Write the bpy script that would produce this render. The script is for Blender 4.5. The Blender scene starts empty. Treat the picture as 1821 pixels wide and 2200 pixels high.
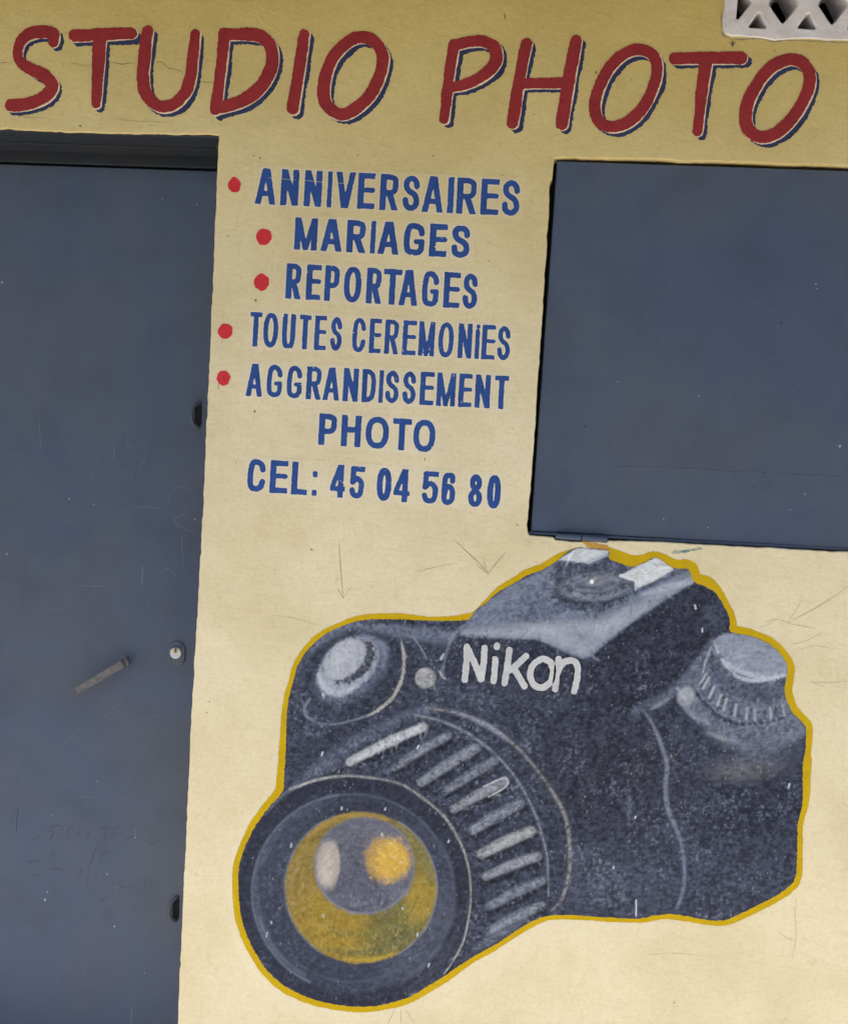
import bpy, bmesh, math, random
import numpy as np
from mathutils import Vector, Matrix
from mathutils.geometry import tessellate_polygon

random.seed(7)
S = bpy.context.scene
COL = S.collection

# ------------------------------------------------------------------ camera
W, H, F = 1821.0, 2200.0, 2200.0            # photograph size and focal length in pixels
CAM = Vector((0.0, -2.1, 1.5))
YAW, PITCH, ROLL = 0.09243932, -0.05291835, 0.05841083
ROT = (Matrix.Rotation(YAW, 3, 'Z') @ Matrix.Rotation(math.pi / 2 + PITCH, 3, 'X') @ Matrix.Rotation(ROLL, 3, 'Z'))
cd = bpy.data.cameras.new('camera')
cd.sensor_fit = 'HORIZONTAL'
cd.sensor_width = 36.0
cd.lens = F / W * 36.0
cd.clip_start = 0.05
cd.clip_end = 2000.0
cam = bpy.data.objects.new('camera', cd)
cam.matrix_world = Matrix.Translation(CAM) @ ROT.to_4x4()
COL.objects.link(cam)
S.camera = cam

# ------------------------------------------------------------------ daylight
SUN_EL, SUN_AZ = math.radians(66.5), math.radians(205)   # azimuth clockwise from +Y
world = bpy.data.worlds.new('World')
S.world = world
world.use_nodes = True
nt = world.node_tree
nt.nodes.clear()
wo = nt.nodes.new('ShaderNodeOutputWorld')
bg = nt.nodes.new('ShaderNodeBackground')
sky = nt.nodes.new('ShaderNodeTexSky')
sky.sky_type = 'NISHITA'
sky.sun_disc = False
sky.sun_elevation = SUN_EL
sky.sun_rotation = SUN_AZ
sky.air_density = 1.0
sky.dust_density = 2.5
bg.inputs['Strength'].default_value = 0.10
nt.links.new(sky.outputs[0], bg.inputs[0])
nt.links.new(bg.outputs[0], wo.inputs[0])
sd = bpy.data.lights.new('sun', 'SUN')
sd.energy = 3.6
sd.angle = math.radians(0.5)
sd.color = (1.0, 0.965, 0.91)
sun = bpy.data.objects.new('sun', sd)
to_sun = Vector((math.sin(SUN_AZ) * math.cos(SUN_EL), math.cos(SUN_AZ) * math.cos(SUN_EL), math.sin(SUN_EL)))
sun.rotation_euler = (-to_sun).to_track_quat('-Z', 'Y').to_euler()
sun.location = to_sun * 20
COL.objects.link(sun)
S.view_settings.view_transform = 'Standard'
S.view_settings.look = 'None'
S.view_settings.gamma = 1.0
S.view_settings.use_curve_mapping = False
S.view_settings.exposure = 1.44
S.cycles.use_denoising = True
S.cycles.use_adaptive_sampling = True
S.cycles.adaptive_threshold = 0.02
S.cycles.max_bounces = 4
S.cycles.diffuse_bounces = 3
S.cycles.glossy_bounces = 2

# ------------------------------------------------------------------ mapping and helpers
_R = np.array(ROT)


def PP(px, py, depth=0.0):
    """photograph pixels -> points on the vertical plane y = depth (arrays)"""
    px = np.asarray(px, float)
    py = np.asarray(py, float)
    d = np.stack([(px - W / 2) / F, -(py - H / 2) / F, -np.ones_like(px)], -1) @ _R.T
    t = (depth - CAM.y) / d[..., 1]
    return np.stack([CAM.x + d[..., 0] * t, np.full_like(px, depth), CAM.z + d[..., 2] * t], -1)


def P(px, py, depth=0.0):
    return Vector(PP(np.array([px]), np.array([py]), depth)[0])


def lin(c):
    c = np.asarray(c, float) / 255.0
    return np.where(c <= 0.04045, c / 12.92, ((c + 0.055) / 1.055) ** 2.4)


def alb(c, e=1.0):
    """base colour of paint that reads as sRGB c under relative light e"""
    return tuple(float(v) for v in np.clip(lin(c) / e, 0.004, 0.85))


def link(o, parent=None):
    COL.objects.link(o)
    if parent is not None:
        o.parent = parent
    return o


def mesh_obj(name, verts, faces, mat, parent=None, smooth=False):
    me = bpy.data.meshes.new(name)
    me.from_pydata([tuple(v) for v in verts], [], [tuple(int(i) for i in f) for f in faces])
    if smooth:
        me.polygons.foreach_set('use_smooth', [True] * len(me.polygons))
    me.materials.append(mat)
    me.update()
    return link(bpy.data.objects.new(name, me), parent)


def bm_obj(name, bm, mat, parent=None, smooth=False):
    bmesh.ops.recalc_face_normals(bm, faces=bm.faces)
    me = bpy.data.meshes.new(name)
    bm.to_mesh(me)
    bm.free()
    if smooth:
        me.polygons.foreach_set('use_smooth', [True] * len(me.polygons))
    me.materials.append(mat)
    return link(bpy.data.objects.new(name, me), parent)


def empty(name, label, cat, loc=(0, 0, 0), group=None):
    o = bpy.data.objects.new(name, None)
    o.empty_display_size = 0.05
    o['label'] = label
    o['category'] = cat
    if group:
        o['group'] = group
    return link(o)


def box_bm(bm, lo, hi, bevel=0.0, mat=None):
    r = bmesh.ops.create_cube(bm, size=1.0)
    vs = r['verts']
    for v in vs:
        v.co = Vector([lo[i] + (v.co[i] + 0.5) * (hi[i] - lo[i]) for i in range(3)])
    if bevel:
        es = list({e for v in vs for e in v.link_edges})
        bmesh.ops.bevel(bm, geom=es, offset=bevel, segments=2, affect='EDGES', profile=0.6)


# ---- value noise (numpy)
_rng = np.random.RandomState(11)
_T = _rng.rand(512, 512)


def vn(x, y, s, seed=0):
    x = np.asarray(x, float) / s + seed * 37.31
    y = np.asarray(y, float) / s + seed * 17.77
    xi = np.floor(x).astype(int)
    yi = np.floor(y).astype(int)
    fx = x - xi
    fy = y - yi
    fx = fx * fx * (3 - 2 * fx)
    fy = fy * fy * (3 - 2 * fy)
    g = lambda i, j: _T[i % 512, j % 512]
    return (g(xi, yi) * (1 - fx) + g(xi + 1, yi) * fx) * (1 - fy) + (g(xi, yi + 1) * (1 - fx) + g(xi + 1, yi + 1) * fx) * fy


def cr(pts, n=6, closed=False):
    """Catmull-Rom through points (x, y[, w])"""
    p = np.array(pts, float)
    m = len(p)
    if m < 3:
        return p
    out = []
    rng = range(m if closed else m - 1)
    for i in rng:
        a, b, c, d = ([p[(i - 1) % m], p[i], p[(i + 1) % m], p[(i + 2) % m]] if closed else
                      [p[max(i - 1, 0)], p[i], p[i + 1], p[min(i + 2, m - 1)]])
        for k in range(n):
            t = k / n
            out.append(0.5 * ((2 * b) + (-a + c) * t + (2 * a - 5 * b + 4 * c - d) * t * t + (-a + 3 * b - 3 * c + d) * t ** 3))
    if not closed:
        out.append(p[-1])
    return np.array(out)


def stroke_sdf(X, Y, pts, hw):
    """signed distance to a polyline brushed with half widths hw (scalar or per point)"""
    p = np.asarray(pts, float)[:, :2]
    hw = np.full(len(p), hw, float) if np.isscalar(hw) else np.asarray(hw, float)
    best = np.full(X.shape, 1e9)
    for i in range(len(p) - 1):
        ax, ay = p[i]
        bx, by = p[i + 1]
        dx, dy = bx - ax, by - ay
        L = dx * dx + dy * dy + 1e-9
        t = np.clip(((X - ax) * dx + (Y - ay) * dy) / L, 0, 1)
        d = np.hypot(X - ax - t * dx, Y - ay - t * dy) - (hw[i] + (hw[i + 1] - hw[i]) * t)
        best = np.minimum(best, d)
    return best


def poly_sdf(X, Y, poly):
    p = np.asarray(poly, float)[:, :2]
    d = np.full(X.shape, 1e9)
    inside = np.zeros(X.shape, bool)
    n = len(p)
    for i in range(n):
        ax, ay = p[i]
        bx, by = p[(i + 1) % n]
        dx, dy = bx - ax, by - ay
        t = np.clip(((X - ax) * dx + (Y - ay) * dy) / (dx * dx + dy * dy + 1e-9), 0, 1)
        d = np.minimum(d, np.hypot(X - ax - t * dx, Y - ay - t * dy))
        if abs(dy) > 1e-9:
            c = ((ay > Y) != (by > Y)) & (X < dx * (Y - ay) / dy + ax)
            inside ^= c
    return np.where(inside, -d, d)


def ell_sdf(X, Y, cx, cy, a, b, ang=0.0):
    c, s = math.cos(math.radians(ang)), math.sin(math.radians(ang))
    u = (X - cx) * c + (Y - cy) * s
    v = -(X - cx) * s + (Y - cy) * c
    return (np.hypot(u / a, v / b) - 1.0) * min(a, b)


def field_mesh(name, f, bbox, step, level, mat, parent, colour=None, depth=0.0, origin=(0.0, 0.0)):
    """paint film: filled contour (f < 0) of a 2-D field, laid on the wall plane"""
    x0 = origin[0] + math.floor((bbox[0] - origin[0]) / step) * step
    y0 = origin[1] + math.floor((bbox[1] - origin[1]) / step) * step
    nx = int(math.ceil((bbox[2] - x0) / step)) + 1
    ny = int(math.ceil((bbox[3] - y0) / step)) + 1
    gx, gy = np.meshgrid(x0 + np.arange(nx) * step, y0 + np.arange(ny) * step)
    v = f(gx, gy)
    v[0, :] = np.maximum(v[0, :], 0.01)
    v[-1, :] = np.maximum(v[-1, :], 0.01)
    v[:, 0] = np.maximum(v[:, 0], 0.01)
    v[:, -1] = np.maximum(v[:, -1], 0.01)
    v = np.where(np.abs(v) < 1e-6, 1e-6, v)
    ins = v < 0
    idx = -np.ones(v.shape, int)
    idx[ins] = np.arange(ins.sum())
    vx = list(gx[ins])
    vy = list(gy[ins])
    full = ins[:-1, :-1] & ins[1:, :-1] & ins[1:, 1:] & ins[:-1, 1:]
    faces = np.stack([idx[1:, :-1][full], idx[1:, 1:][full], idx[:-1, 1:][full], idx[:-1, :-1][full]], 1).tolist()
    part = (ins[:-1, :-1] | ins[1:, :-1] | ins[1:, 1:] | ins[:-1, 1:]) & ~full
    edge = {}

    def cross(i, j, k, l):
        key = (i, j, k, l) if (i, j) < (k, l) else (k, l, i, j)
        if key not in edge:
            a, b = v[key[0], key[1]], v[key[2], key[3]]
            t = a / (a - b)
            vx.append(gx[key[0], key[1]] + t * (gx[key[2], key[3]] - gx[key[0], key[1]]))
            vy.append(gy[key[0], key[1]] + t * (gy[key[2], key[3]] - gy[key[0], key[1]]))
            edge[key] = len(vx) - 1
        return edge[key]

    for j, i in zip(*np.nonzero(part)):
        cs = [(j + 1, i), (j + 1, i + 1), (j, i + 1), (j, i)]
        poly = []
        for k in range(4):
            a, b = cs[k], cs[(k + 1) % 4]
            if ins[a]:
                poly.append(int(idx[a]))
            if ins[a] != ins[b]:
                poly.append(cross(*a, *b))
        if len(poly) >= 3:
            faces.append(poly)
    vx = np.array(vx)
    vy = np.array(vy)
    if len(vx) == 0:
        return None
    co = PP(vx, vy, depth)
    co[:, 1] -= 0.0003 * level
    o = mesh_obj(name, co.tolist(), faces, mat, parent)
    if colour is not None:
        c = colour(vx, vy)
        at = o.data.color_attributes.new('Paint', 'FLOAT_COLOR', 'POINT')
        at.data.foreach_set('color', np.concatenate([c, np.ones((len(c), 1))], 1).astype(np.float32).ravel())
    return o


def ribbon(name, pts, w, mat, parent, depth=0.0, level=1, taper=True, jit=0.0):
    """thin scratch, crack or drip: a strip along pixels pts, w pixels wide"""
    p = cr(pts, 5)
    level = level + random.random() * 0.8
    n = len(p)
    vs, fs = [], []
    for i in range(n):
        t = p[min(i + 1, n - 1)] - p[max(i - 1, 0)]
        L = math.hypot(*t[:2]) or 1
        nx, ny = -t[1] / L, t[0] / L
        k = w / 2 * (1.0 if not taper else (0.35 + 0.65 * math.sin(math.pi * min(max(i / (n - 1), 0.03), 0.97))))
        k *= 1 + jit * (random.random() - 0.5) * 2
        ox = jit * (random.random() - 0.5) * 3
        for s in (1, -1):
            q = P(p[i][0] + ox + nx * k * s, p[i][1] + ny * k * s + ox, depth)
            q.y -= 0.0003 * level
            vs.append(q)
    for i in range(n - 1):
        fs.append((2 * i, 2 * i + 1, 2 * i + 3, 2 * i + 2))
    o = mesh_obj(name, vs, fs, mat, parent)
    if o.data.polygons[0].normal.y > 0:
        o.data.flip_normals()
    return o


# ------------------------------------------------------------------ materials
def new_mat(name):
    m = bpy.data.materials.new(name)
    m.use_nodes = True
    t = m.node_tree
    b = t.nodes['Principled BSDF']
    return m, t, b


def nd(t, kind, **kw):
    n = t.nodes.new(kind)
    for k, v in kw.items():
        if k in ('operation', 'data_type', 'blend_type', 'noise_dimensions', 'feature', 'attribute_name', 'clamp', 'interpolation_type'):
            setattr(n, k, v)
        else:
            n.inputs[k].default_value = v
    return n


def math_n(t, op, a, b=None, clamp=False):
    n = t.nodes.new('ShaderNodeMath')
    n.operation = op
    n.use_clamp = clamp
    for i, v in enumerate((a, b)):
        if v is None:
            continue
        if isinstance(v, (int, float)):
            n.inputs[i].default_value = v
        else:
            t.links.new(v, n.inputs[i])
    return n.outputs[0]


def mix_c(t, fac, a, b, mode='MIX'):
    n = t.nodes.new('ShaderNodeMix')
    n.data_type = 'RGBA'
    n.blend_type = mode
    for sock, v in ((n.inputs[0], fac), (n.inputs[6], a), (n.inputs[7], b)):
        if isinstance(v, (int, float)):
            sock.default_value = v
        elif isinstance(v, tuple):
            sock.default_value = v if len(v) == 4 else (*v, 1.0)
        else:
            t.links.new(v, sock)
    return n.outputs[2]


def ramp(t, v, lo, hi):
    n = t.nodes.new('ShaderNodeMapRange')
    n.interpolation_type = 'SMOOTHSTEP'
    t.links.new(v, n.inputs[0])
    n.inputs[1].default_value = lo
    n.inputs[2].default_value = hi
    return n.outputs[0]


def noise(t, pos, scale, detail=4.0, rough=0.55, stretch=None, rot=0.0, offs=0.0, dist=0.0):
    mp = t.nodes.new('ShaderNodeMapping')
    t.links.new(pos, mp.inputs[0])
    mp.inputs['Location'].default_value = (offs, offs * 0.7, offs * 1.3)
    mp.inputs['Rotation'].default_value = (0, rot, 0)
    mp.inputs['Scale'].default_value = stretch or (1, 1, 1)
    n = t.nodes.new('ShaderNodeTexNoise')
    n.inputs['Scale'].default_value = scale
    n.inputs['Detail'].default_value = detail
    n.inputs['Roughness'].default_value = rough
    n.inputs['Distortion'].default_value = dist
    t.links.new(mp.outputs[0], n.inputs['Vector'])
    return n.outputs['Fac']


def position(t):
    return t.nodes.new('ShaderNodeNewGeometry').outputs['Position']


def plaster_bump(t, b, pos, strength=1.0):
    """trowelled plaster: broad waves, brush strokes, fine sand; shared by wall and the paint on it"""
    big = noise(t, pos, 8.0, 2.0, 0.5)
    br = noise(t, pos, 36.0, 3.0, 0.62, (1.0, 1, 1.6), 0.7, 0.0, 0.8)
    fine = noise(t, pos, 130.0, 2.0, 0.6, None, 0.6)
    h = math_n(t, 'ADD', math_n(t, 'MULTIPLY', big, 2.0), math_n(t, 'MULTIPLY', br, 0.50))
    h = math_n(t, 'ADD', h, math_n(t, 'MULTIPLY', fine, 0.20))
    bp = t.nodes.new('ShaderNodeBump')
    bp.inputs['Strength'].default_value = 0.55 * strength
    bp.inputs['Distance'].default_value = 0.004
    t.links.new(h, bp.inputs['Height'])
    t.links.new(bp.outputs[0], b.inputs['Normal'])


def wall_material(name='cream_wall_paint', lift=0.0):
    m, t, b = new_mat(name)
    pos = position(t)
    sep = t.nodes.new('ShaderNodeSeparateXYZ')
    t.links.new(pos, sep.inputs[0])
    low = noise(t, pos, 1.6, 3.0, 0.5, offs=2.0)
    zz = math_n(t, 'ADD', sep.outputs[2], math_n(t, 'MULTIPLY', math_n(t, 'SUBTRACT', low, 0.5), 0.3))
    # the protected paint under the eave has kept its yellow, the lower wall is washed out to cream
    f1 = ramp(t, zz, 1.5, 2.6)
    c = mix_c(t, f1, CREAM, YELLOW)
    # soft mottling
    mot = noise(t, pos, 4.5, 4.0, 0.6, offs=5.0)
    c = mix_c(t, ramp(t, mot, 0.35, 0.72), c, mix_c(t, 1.0, c, (0.91, 0.885, 0.83), 'MULTIPLY'))
    # brush marks in two directions
    br = noise(t, pos, 30.0, 3.0, 0.68, (1.0, 1, 3.6), 0.55, 1.0, 0.9)
    c = mix_c(t, math_n(t, 'MULTIPLY', ramp(t, br, 0.42, 0.72), 0.24), c, mix_c(t, 1.0, c, (0.80, 0.75, 0.65), 'MULTIPLY'))
    br = noise(t, pos, 26.0, 3.0, 0.68, (3.2, 1, 1.0), 0.5, 7.0, 0.9)
    c = mix_c(t, math_n(t, 'MULTIPLY', ramp(t, br, 0.50, 0.75), 0.24), c, mix_c(t, 1.0, c, (0.80, 0.75, 0.64), 'MULTIPLY'))
    # ochre damp stains and grime
    st = noise(t, pos, 5.0, 5.0, 0.65, offs=21.0)
    c = mix_c(t, math_n(t, 'MULTIPLY', ramp(t, st, 0.58, 0.76), 0.24), c, mix_c(t, 1.0, c, (0.82, 0.69, 0.46), 'MULTIPLY'))
    gr = noise(t, pos, 13.0, 5.0, 0.78, offs=31.0)
    c = mix_c(t, math_n(t, 'MULTIPLY', ramp(t, gr, 0.60, 0.76), 0.26), c, (0.34, 0.28, 0.19))
    # grain of the rendered surface: pale and dark flecks
    fine = noise(t, pos, 120.0, 2.0, 0.7, (1.0, 1, 1.3), 0.8, 14.0, 0.6)
    c = mix_c(t, math_n(t, 'MULTIPLY', ramp(t, fine, 0.50, 0.25), 0.34), c, mix_c(t, 1.0, c, (0.76, 0.72, 0.64), 'MULTIPLY'))
    c = mix_c(t, math_n(t, 'MULTIPLY', ramp(t, fine, 0.56, 0.80), 0.50), c, mix_c(t, 1.0, c, (1.16, 1.18, 1.24), 'MULTIPLY'))
    if lift:
        c = mix_c(t, lift, c, (0.72, 0.665, 0.55))
    t.links.new(c, b.inputs['Base Color'])
    b.inputs['Roughness'].default_value = 0.8
    b.inputs['Specular IOR Level'].default_value = 0.15
    plaster_bump(t, b, pos)
    return m


def paint_material(name, colour, var=0.25, rough=0.8, attr=False, grain=1.0):
    m, t, b = new_mat(name)
    pos = position(t)
    if attr:
        a = t.nodes.new('ShaderNodeAttribute')
        a.attribute_name = 'Paint'
        c = a.outputs['Color']
    else:
        rgb = t.nodes.new('ShaderNodeRGB')
        rgb.outputs[0].default_value = (*colour, 1.0)
        c = rgb.outputs[0]
    n1 = noise(t, pos, 26.0, 5.0, 0.65, offs=3.0)
    n2 = noise(t, pos, 300.0, 2.0, 0.6, offs=6.0)
    c = mix_c(t, math_n(t, 'MULTIPLY', ramp(t, n1, 0.35, 0.7), var), c, mix_c(t, 1.0, c, (0.55, 0.57, 0.62), 'MULTIPLY'))
    c = mix_c(t, math_n(t, 'MULTIPLY', ramp(t, n2, 0.45, 0.75), 0.25 * grain), c, mix_c(t, 1.0, c, (1.7, 1.65, 1.6), 'MULTIPLY'))
    t.links.new(c, b.inputs['Base Color'])
    b.inputs['Roughness'].default_value = rough
    b.inputs['Specular IOR Level'].default_value = 0.12
    plaster_bump(t, b, pos, 0.9)
    return m


def simple_mat(name, colour, rough=0.6, metal=0.0, var=0.2, scale=30.0, bump=0.15, dark=(0.6, 0.6, 0.6), spec=0.4):
    m, t, b = new_mat(name)
    pos = position(t)
    rgb = t.nodes.new('ShaderNodeRGB')
    rgb.outputs[0].default_value = (*colour, 1.0)
    n1 = noise(t, pos, scale, 5.0, 0.65)
    c = mix_c(t, math_n(t, 'MULTIPLY', ramp(t, n1, 0.35, 0.7), var), rgb.outputs[0],
              mix_c(t, 1.0, rgb.outputs[0], dark, 'MULTIPLY'))
    t.links.new(c, b.inputs['Base Color'])
    b.inputs['Roughness'].default_value = rough
    b.inputs['Metallic'].default_value = metal
    b.inputs['Specular IOR Level'].default_value = spec
    if bump:
        bp = t.nodes.new('ShaderNodeBump')
        bp.inputs['Strength'].default_value = bump
        bp.inputs['Distance'].default_value = 0.002
        t.links.new(noise(t, pos, scale * 4, 4.0, 0.6), bp.inputs['Height'])
        t.links.new(bp.outputs[0], b.inputs['Normal'])
    return m


def plain_mat(name, colour, rough=0.9):
    m, t, b = new_mat(name)
    rgb = t.nodes.new('ShaderNodeRGB')
    rgb.outputs[0].default_value = (*colour, 1.0)
    n1 = noise(t, position(t), 2.5, 1.0, 0.5)
    c = mix_c(t, math_n(t, 'MULTIPLY', ramp(t, n1, 0.35, 0.7), 0.3), rgb.outputs[0], mix_c(t, 1.0, rgb.outputs[0], (0.75, 0.74, 0.72), 'MULTIPLY'))
    t.links.new(c, b.inputs['Base Color'])
    b.inputs['Roughness'].default_value = rough
    b.inputs['Specular IOR Level'].default_value = 0.1
    return m


def door_material(name, colour):
    """slate blue gloss paint on sheet steel: slightly buckled, dusty, rubbed in patches"""
    m, t, b = new_mat(name)
    pos = position(t)
    rgb = t.nodes.new('ShaderNodeRGB')
    rgb.outputs[0].default_value = (*colour, 1.0)
    c = rgb.outputs[0]
    # uneven coat: bluish and greyish clouds, rubbed streaks, dust
    n = noise(t, pos, 3.0, 3.0, 0.6, offs=2.0)
    c = mix_c(t, ramp(t, n, 0.38, 0.66), c, mix_c(t, 1.0, c, (0.84, 0.93, 1.13), 'MULTIPLY'))
    n = noise(t, pos, 8.0, 5.0, 0.68, offs=8.0)
    c = mix_c(t, math_n(t, 'MULTIPLY', ramp(t, n, 0.42, 0.74), 0.8), c, mix_c(t, 1.0, c, (0.80, 0.80, 0.79), 'MULTIPLY'))
    n = noise(t, pos, 46.0, 4.0, 0.75, (1.6, 1, 0.45), offs=4.0)
    c = mix_c(t, math_n(t, 'MULTIPLY', ramp(t, n, 0.52, 0.78), 0.45), c, mix_c(t, 1.0, c, (1.28, 1.24, 1.16), 'MULTIPLY'))
    t.links.new(c, b.inputs['Base Color'])
    t.links.new(math_n(t, 'ADD', math_n(t, 'MULTIPLY', n, 0.30), 0.30), b.inputs['Roughness'])
    b.inputs['Specular IOR Level'].default_value = 0.3
    h = math_n(t, 'ADD', math_n(t, 'MULTIPLY', noise(t, pos, 3.6, 2.0, 0.5), 2.6), math_n(t, 'MULTIPLY', noise(t, pos, 120.0, 2.0, 0.6), 0.10))
    bp = t.nodes.new('ShaderNodeBump')
    bp.inputs['Strength'].default_value = 0.35
    bp.inputs['Distance'].default_value = 0.004
    t.links.new(h, bp.inputs['Height'])
    t.links.new(bp.outputs[0], b.inputs['Normal'])
    return m


CREAM = (0.685, 0.597, 0.390)
YELLOW = (0.605, 0.468, 0.148)
E_MURAL, E_LIST, E_TITLE = 1.12, 0.80, 0.62

M_wall = wall_material()
M_door = door_material('slate_door_paint', (0.064, 0.078, 0.106))
M_shut = door_material('slate_shutter_paint', (0.066, 0.079, 0.106))
M_frame_shade = door_material('shade_darkened_frame', (0.026, 0.030, 0.036))  # near-black colour paints in the shade under the lintel
M_red = paint_material('title_red_paint', alb((117, 38, 39), E_TITLE), 0.4)
M_navy = paint_material('title_blue_paint', alb((41, 47, 70), E_TITLE), 0.5)
M_pale = paint_material('title_pale_edge_paint', alb((184, 163, 136), E_TITLE), 0.2)
M_blue = paint_material('list_blue_paint', alb((42, 69, 122), E_LIST), 0.5)
M_dot = paint_material('bullet_red_paint', alb((180, 46, 52), E_LIST), 0.3)
M_patch = wall_material('pale_stencil_ground', 0.11)
M_edge = wall_material('pale_stencil_edge', 0.42)
M_retouch = wall_material('pale_retouched_paint', 0.12)
M_ochre = paint_material('yellow_outline_paint', alb((196, 162, 18), E_MURAL), 0.25)
M_mural = paint_material('camera_picture_paint', (1, 1, 1), 0.12, 0.75, attr=True, grain=0.6)
M_logo = paint_material('silver_lettering_paint', alb((196, 196, 194), E_MURAL), 0.35)
M_brown = paint_material('old_ochre_patch', alb((190, 146, 70), E_MURAL), 0.4)
M_teal = paint_material('faint_teal_smear', alb((165, 172, 150), E_MURAL), 0.4)
M_crack = simple_mat('crack_dirt', (0.22, 0.16, 0.08), 0.9, var=0.4)  # dirty dark colour of cracks and specks
M_pencil = simple_mat('pencil_scratch', (0.36, 0.30, 0.20), 0.9, var=0.5, scale=120)
M_faint = simple_mat('faint_scratch', (0.45, 0.38, 0.25), 0.9, var=0.6, scale=120)
M_soot = simple_mat('dark_speck', (0.10, 0.075, 0.045), 0.9, var=0.4)
M_lscr = simple_mat('pale_metal_scratch', (0.15, 0.17, 0.205), 0.6, var=0.6, scale=150)
M_mark = simple_mat('dark_marker', (0.035, 0.040, 0.055), 0.7, var=0.5, scale=150)
M_dust = simple_mat('pale_paint_speck', (0.30, 0.31, 0.33), 0.7)
M_block = simple_mat('whitewashed_block', (0.74, 0.70, 0.68), 0.85, var=0.6, scale=26, bump=0.9, dark=(0.74, 0.71, 0.66), spec=0.1)
M_steel = simple_mat('bare_worn_steel', (0.085, 0.084, 0.086), 0.65, 0.2, var=0.8, scale=70, bump=0.6, dark=(1.9, 1.8, 1.65))
M_plate = simple_mat('dark_lock_plate', (0.058, 0.068, 0.088), 0.5, 0.2, var=0.5, scale=60, dark=(1.5, 1.5, 1.5))
M_chrome = simple_mat('zinc_cylinder', (0.55, 0.57, 0.62), 0.35, 0.6, var=0.3, scale=80)
M_brass = simple_mat('brass_plug', (0.55, 0.38, 0.14), 0.35, 0.8, var=0.3, scale=100)
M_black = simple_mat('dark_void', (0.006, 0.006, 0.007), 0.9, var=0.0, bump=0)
M_room = plain_mat('dim_room_wall', (0.10, 0.09, 0.08))
M_roof = plain_mat('eave_boards', (0.10, 0.075, 0.055))
M_pave = plain_mat('pale_concrete', (0.58, 0.54, 0.48))
M_ground = plain_mat('dark_tarmac', (0.085, 0.08, 0.075))
M_opp = plain_mat('brown_house_wall', (0.16, 0.11, 0.08))
M_bug = simple_mat('insect_brown', (0.06, 0.03, 0.015), 0.5)
M_wing = simple_mat('insect_wing', (0.26, 0.20, 0.12), 0.4)

# ------------------------------------------------------------------ ground
g = mesh_obj('ground', [(-300, -600, -0.12), (300, -600, -0.12), (300, 4, -0.12), (-300, 4, -0.12)], [(0, 1, 2, 3)], M_ground)
g['kind'] = 'structure'
bm = bmesh.new()
box_bm(bm, (-40, -2.75, -0.1), (40, 0.14, 0.008), 0.0)  # pale strip added out of view to bounce sun onto the lower wall
pv = bm_obj('bounce_pavement', bm, M_pave)
pv['kind'] = 'structure'

# house added unseen behind the camera, to block low sky and darken the upper wall
opp = bpy.data.objects.new('added_sky_block_house', None)
opp.location = (0, -11.0, 0)
COL.objects.link(opp)
opp['label'] = 'long low house with brown walls and tin roof across the street, added out of view to block low sky'
opp['category'] = 'house'
OY = -11.0
bm = bmesh.new()
box_bm(bm, (-16, OY - 7, -0.12), (16, OY, 3.6))
w_ = bm_obj('wall', bm, M_opp, opp)
bm = bmesh.new()
vs_ = [bm.verts.new(v) for v in ((-16.5, OY + 0.8, 3.45), (16.5, OY + 0.8, 3.45), (16.5, OY - 3.5, 4.7), (-16.5, OY - 3.5, 4.7), (16.5, OY - 7.8, 3.45), (-16.5, OY - 7.8, 3.45))]
bm.faces.new(vs_[:4])
bm.faces.new((vs_[3], vs_[2], vs_[4], vs_[5]))
bm_obj('roof', bm, M_roof, opp)
for x_ in (-12, -7.5, -2.5, 3.5, 8, 12.5):
    bm = bmesh.new()
    if x_ in (-2.5, 8):
        box_bm(bm, (x_ - 0.5, OY, -0.1), (x_ + 0.5, OY + 0.05, 2.1), 0.01)
        bm_obj('door', bm, M_shut, opp)
    else:
        box_bm(bm, (x_ - 0.6, OY, 1.0), (x_ + 0.6, OY + 0.05, 2.1), 0.01)
        bm_obj('window', bm, M_shut, opp)

# ------------------------------------------------------------------ shop building
shop = empty('shop_building', 'cream and yellow plastered shop front with slate metal door and counter shutter', 'building', (0, 0, 0))


def resample(pts, step):
    out = []
    n = len(pts)
    for i in range(n):
        a, b = pts[i], pts[(i + 1) % n]
        L = math.hypot(b[0] - a[0], b[1] - a[1])
        k = max(1, int(L / step))
        for j in range(k):
            out.append((a[0] + (b[0] - a[0]) * j / k, a[1] + (b[1] - a[1]) * j / k))
    return out


def rough_outline(pts, step=0.006, amp=0.0012, seed=1):
    """pts: closed outline in wall metres (x, z); returns jittered points and outward (into wall) normals"""
    r = resample(pts, step)
    n = len(r)
    area = sum(r[i][0] * r[(i + 1) % n][1] - r[(i + 1) % n][0] * r[i][1] for i in range(n))
    sg = 1 if area > 0 else -1
    res, nor = [], []
    for i in range(n):
        a, b = r[i - 1], r[(i + 1) % n]
        tx, tz = b[0] - a[0], b[1] - a[1]
        L = math.hypot(tx, tz) or 1
        nx, nz = tz / L * sg, -tx / L * sg            # pointing away from the hole, into the wall
        s = i * step
        d = amp * (1.6 * (vn(s * 1000, 0, 38, seed) - 0.5) + 1.6 * (vn(s * 1000, 5, 11, seed) - 0.5))
        c = float(vn(s * 1000, 9, 26, seed + 3))
        if c > 0.80:
            d += amp * 9 * (c - 0.80)
        res.append((r[i][0] + nx * d, r[i][1] + nz * d))
        nor.append((nx, nz))
    return res, nor


def px2xz(lst):
    q = PP(np.array([p[0] for p in lst], float), np.array([p[1] for p in lst], float))
    return [(float(v[0]), float(v[2])) for v in q]


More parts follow.
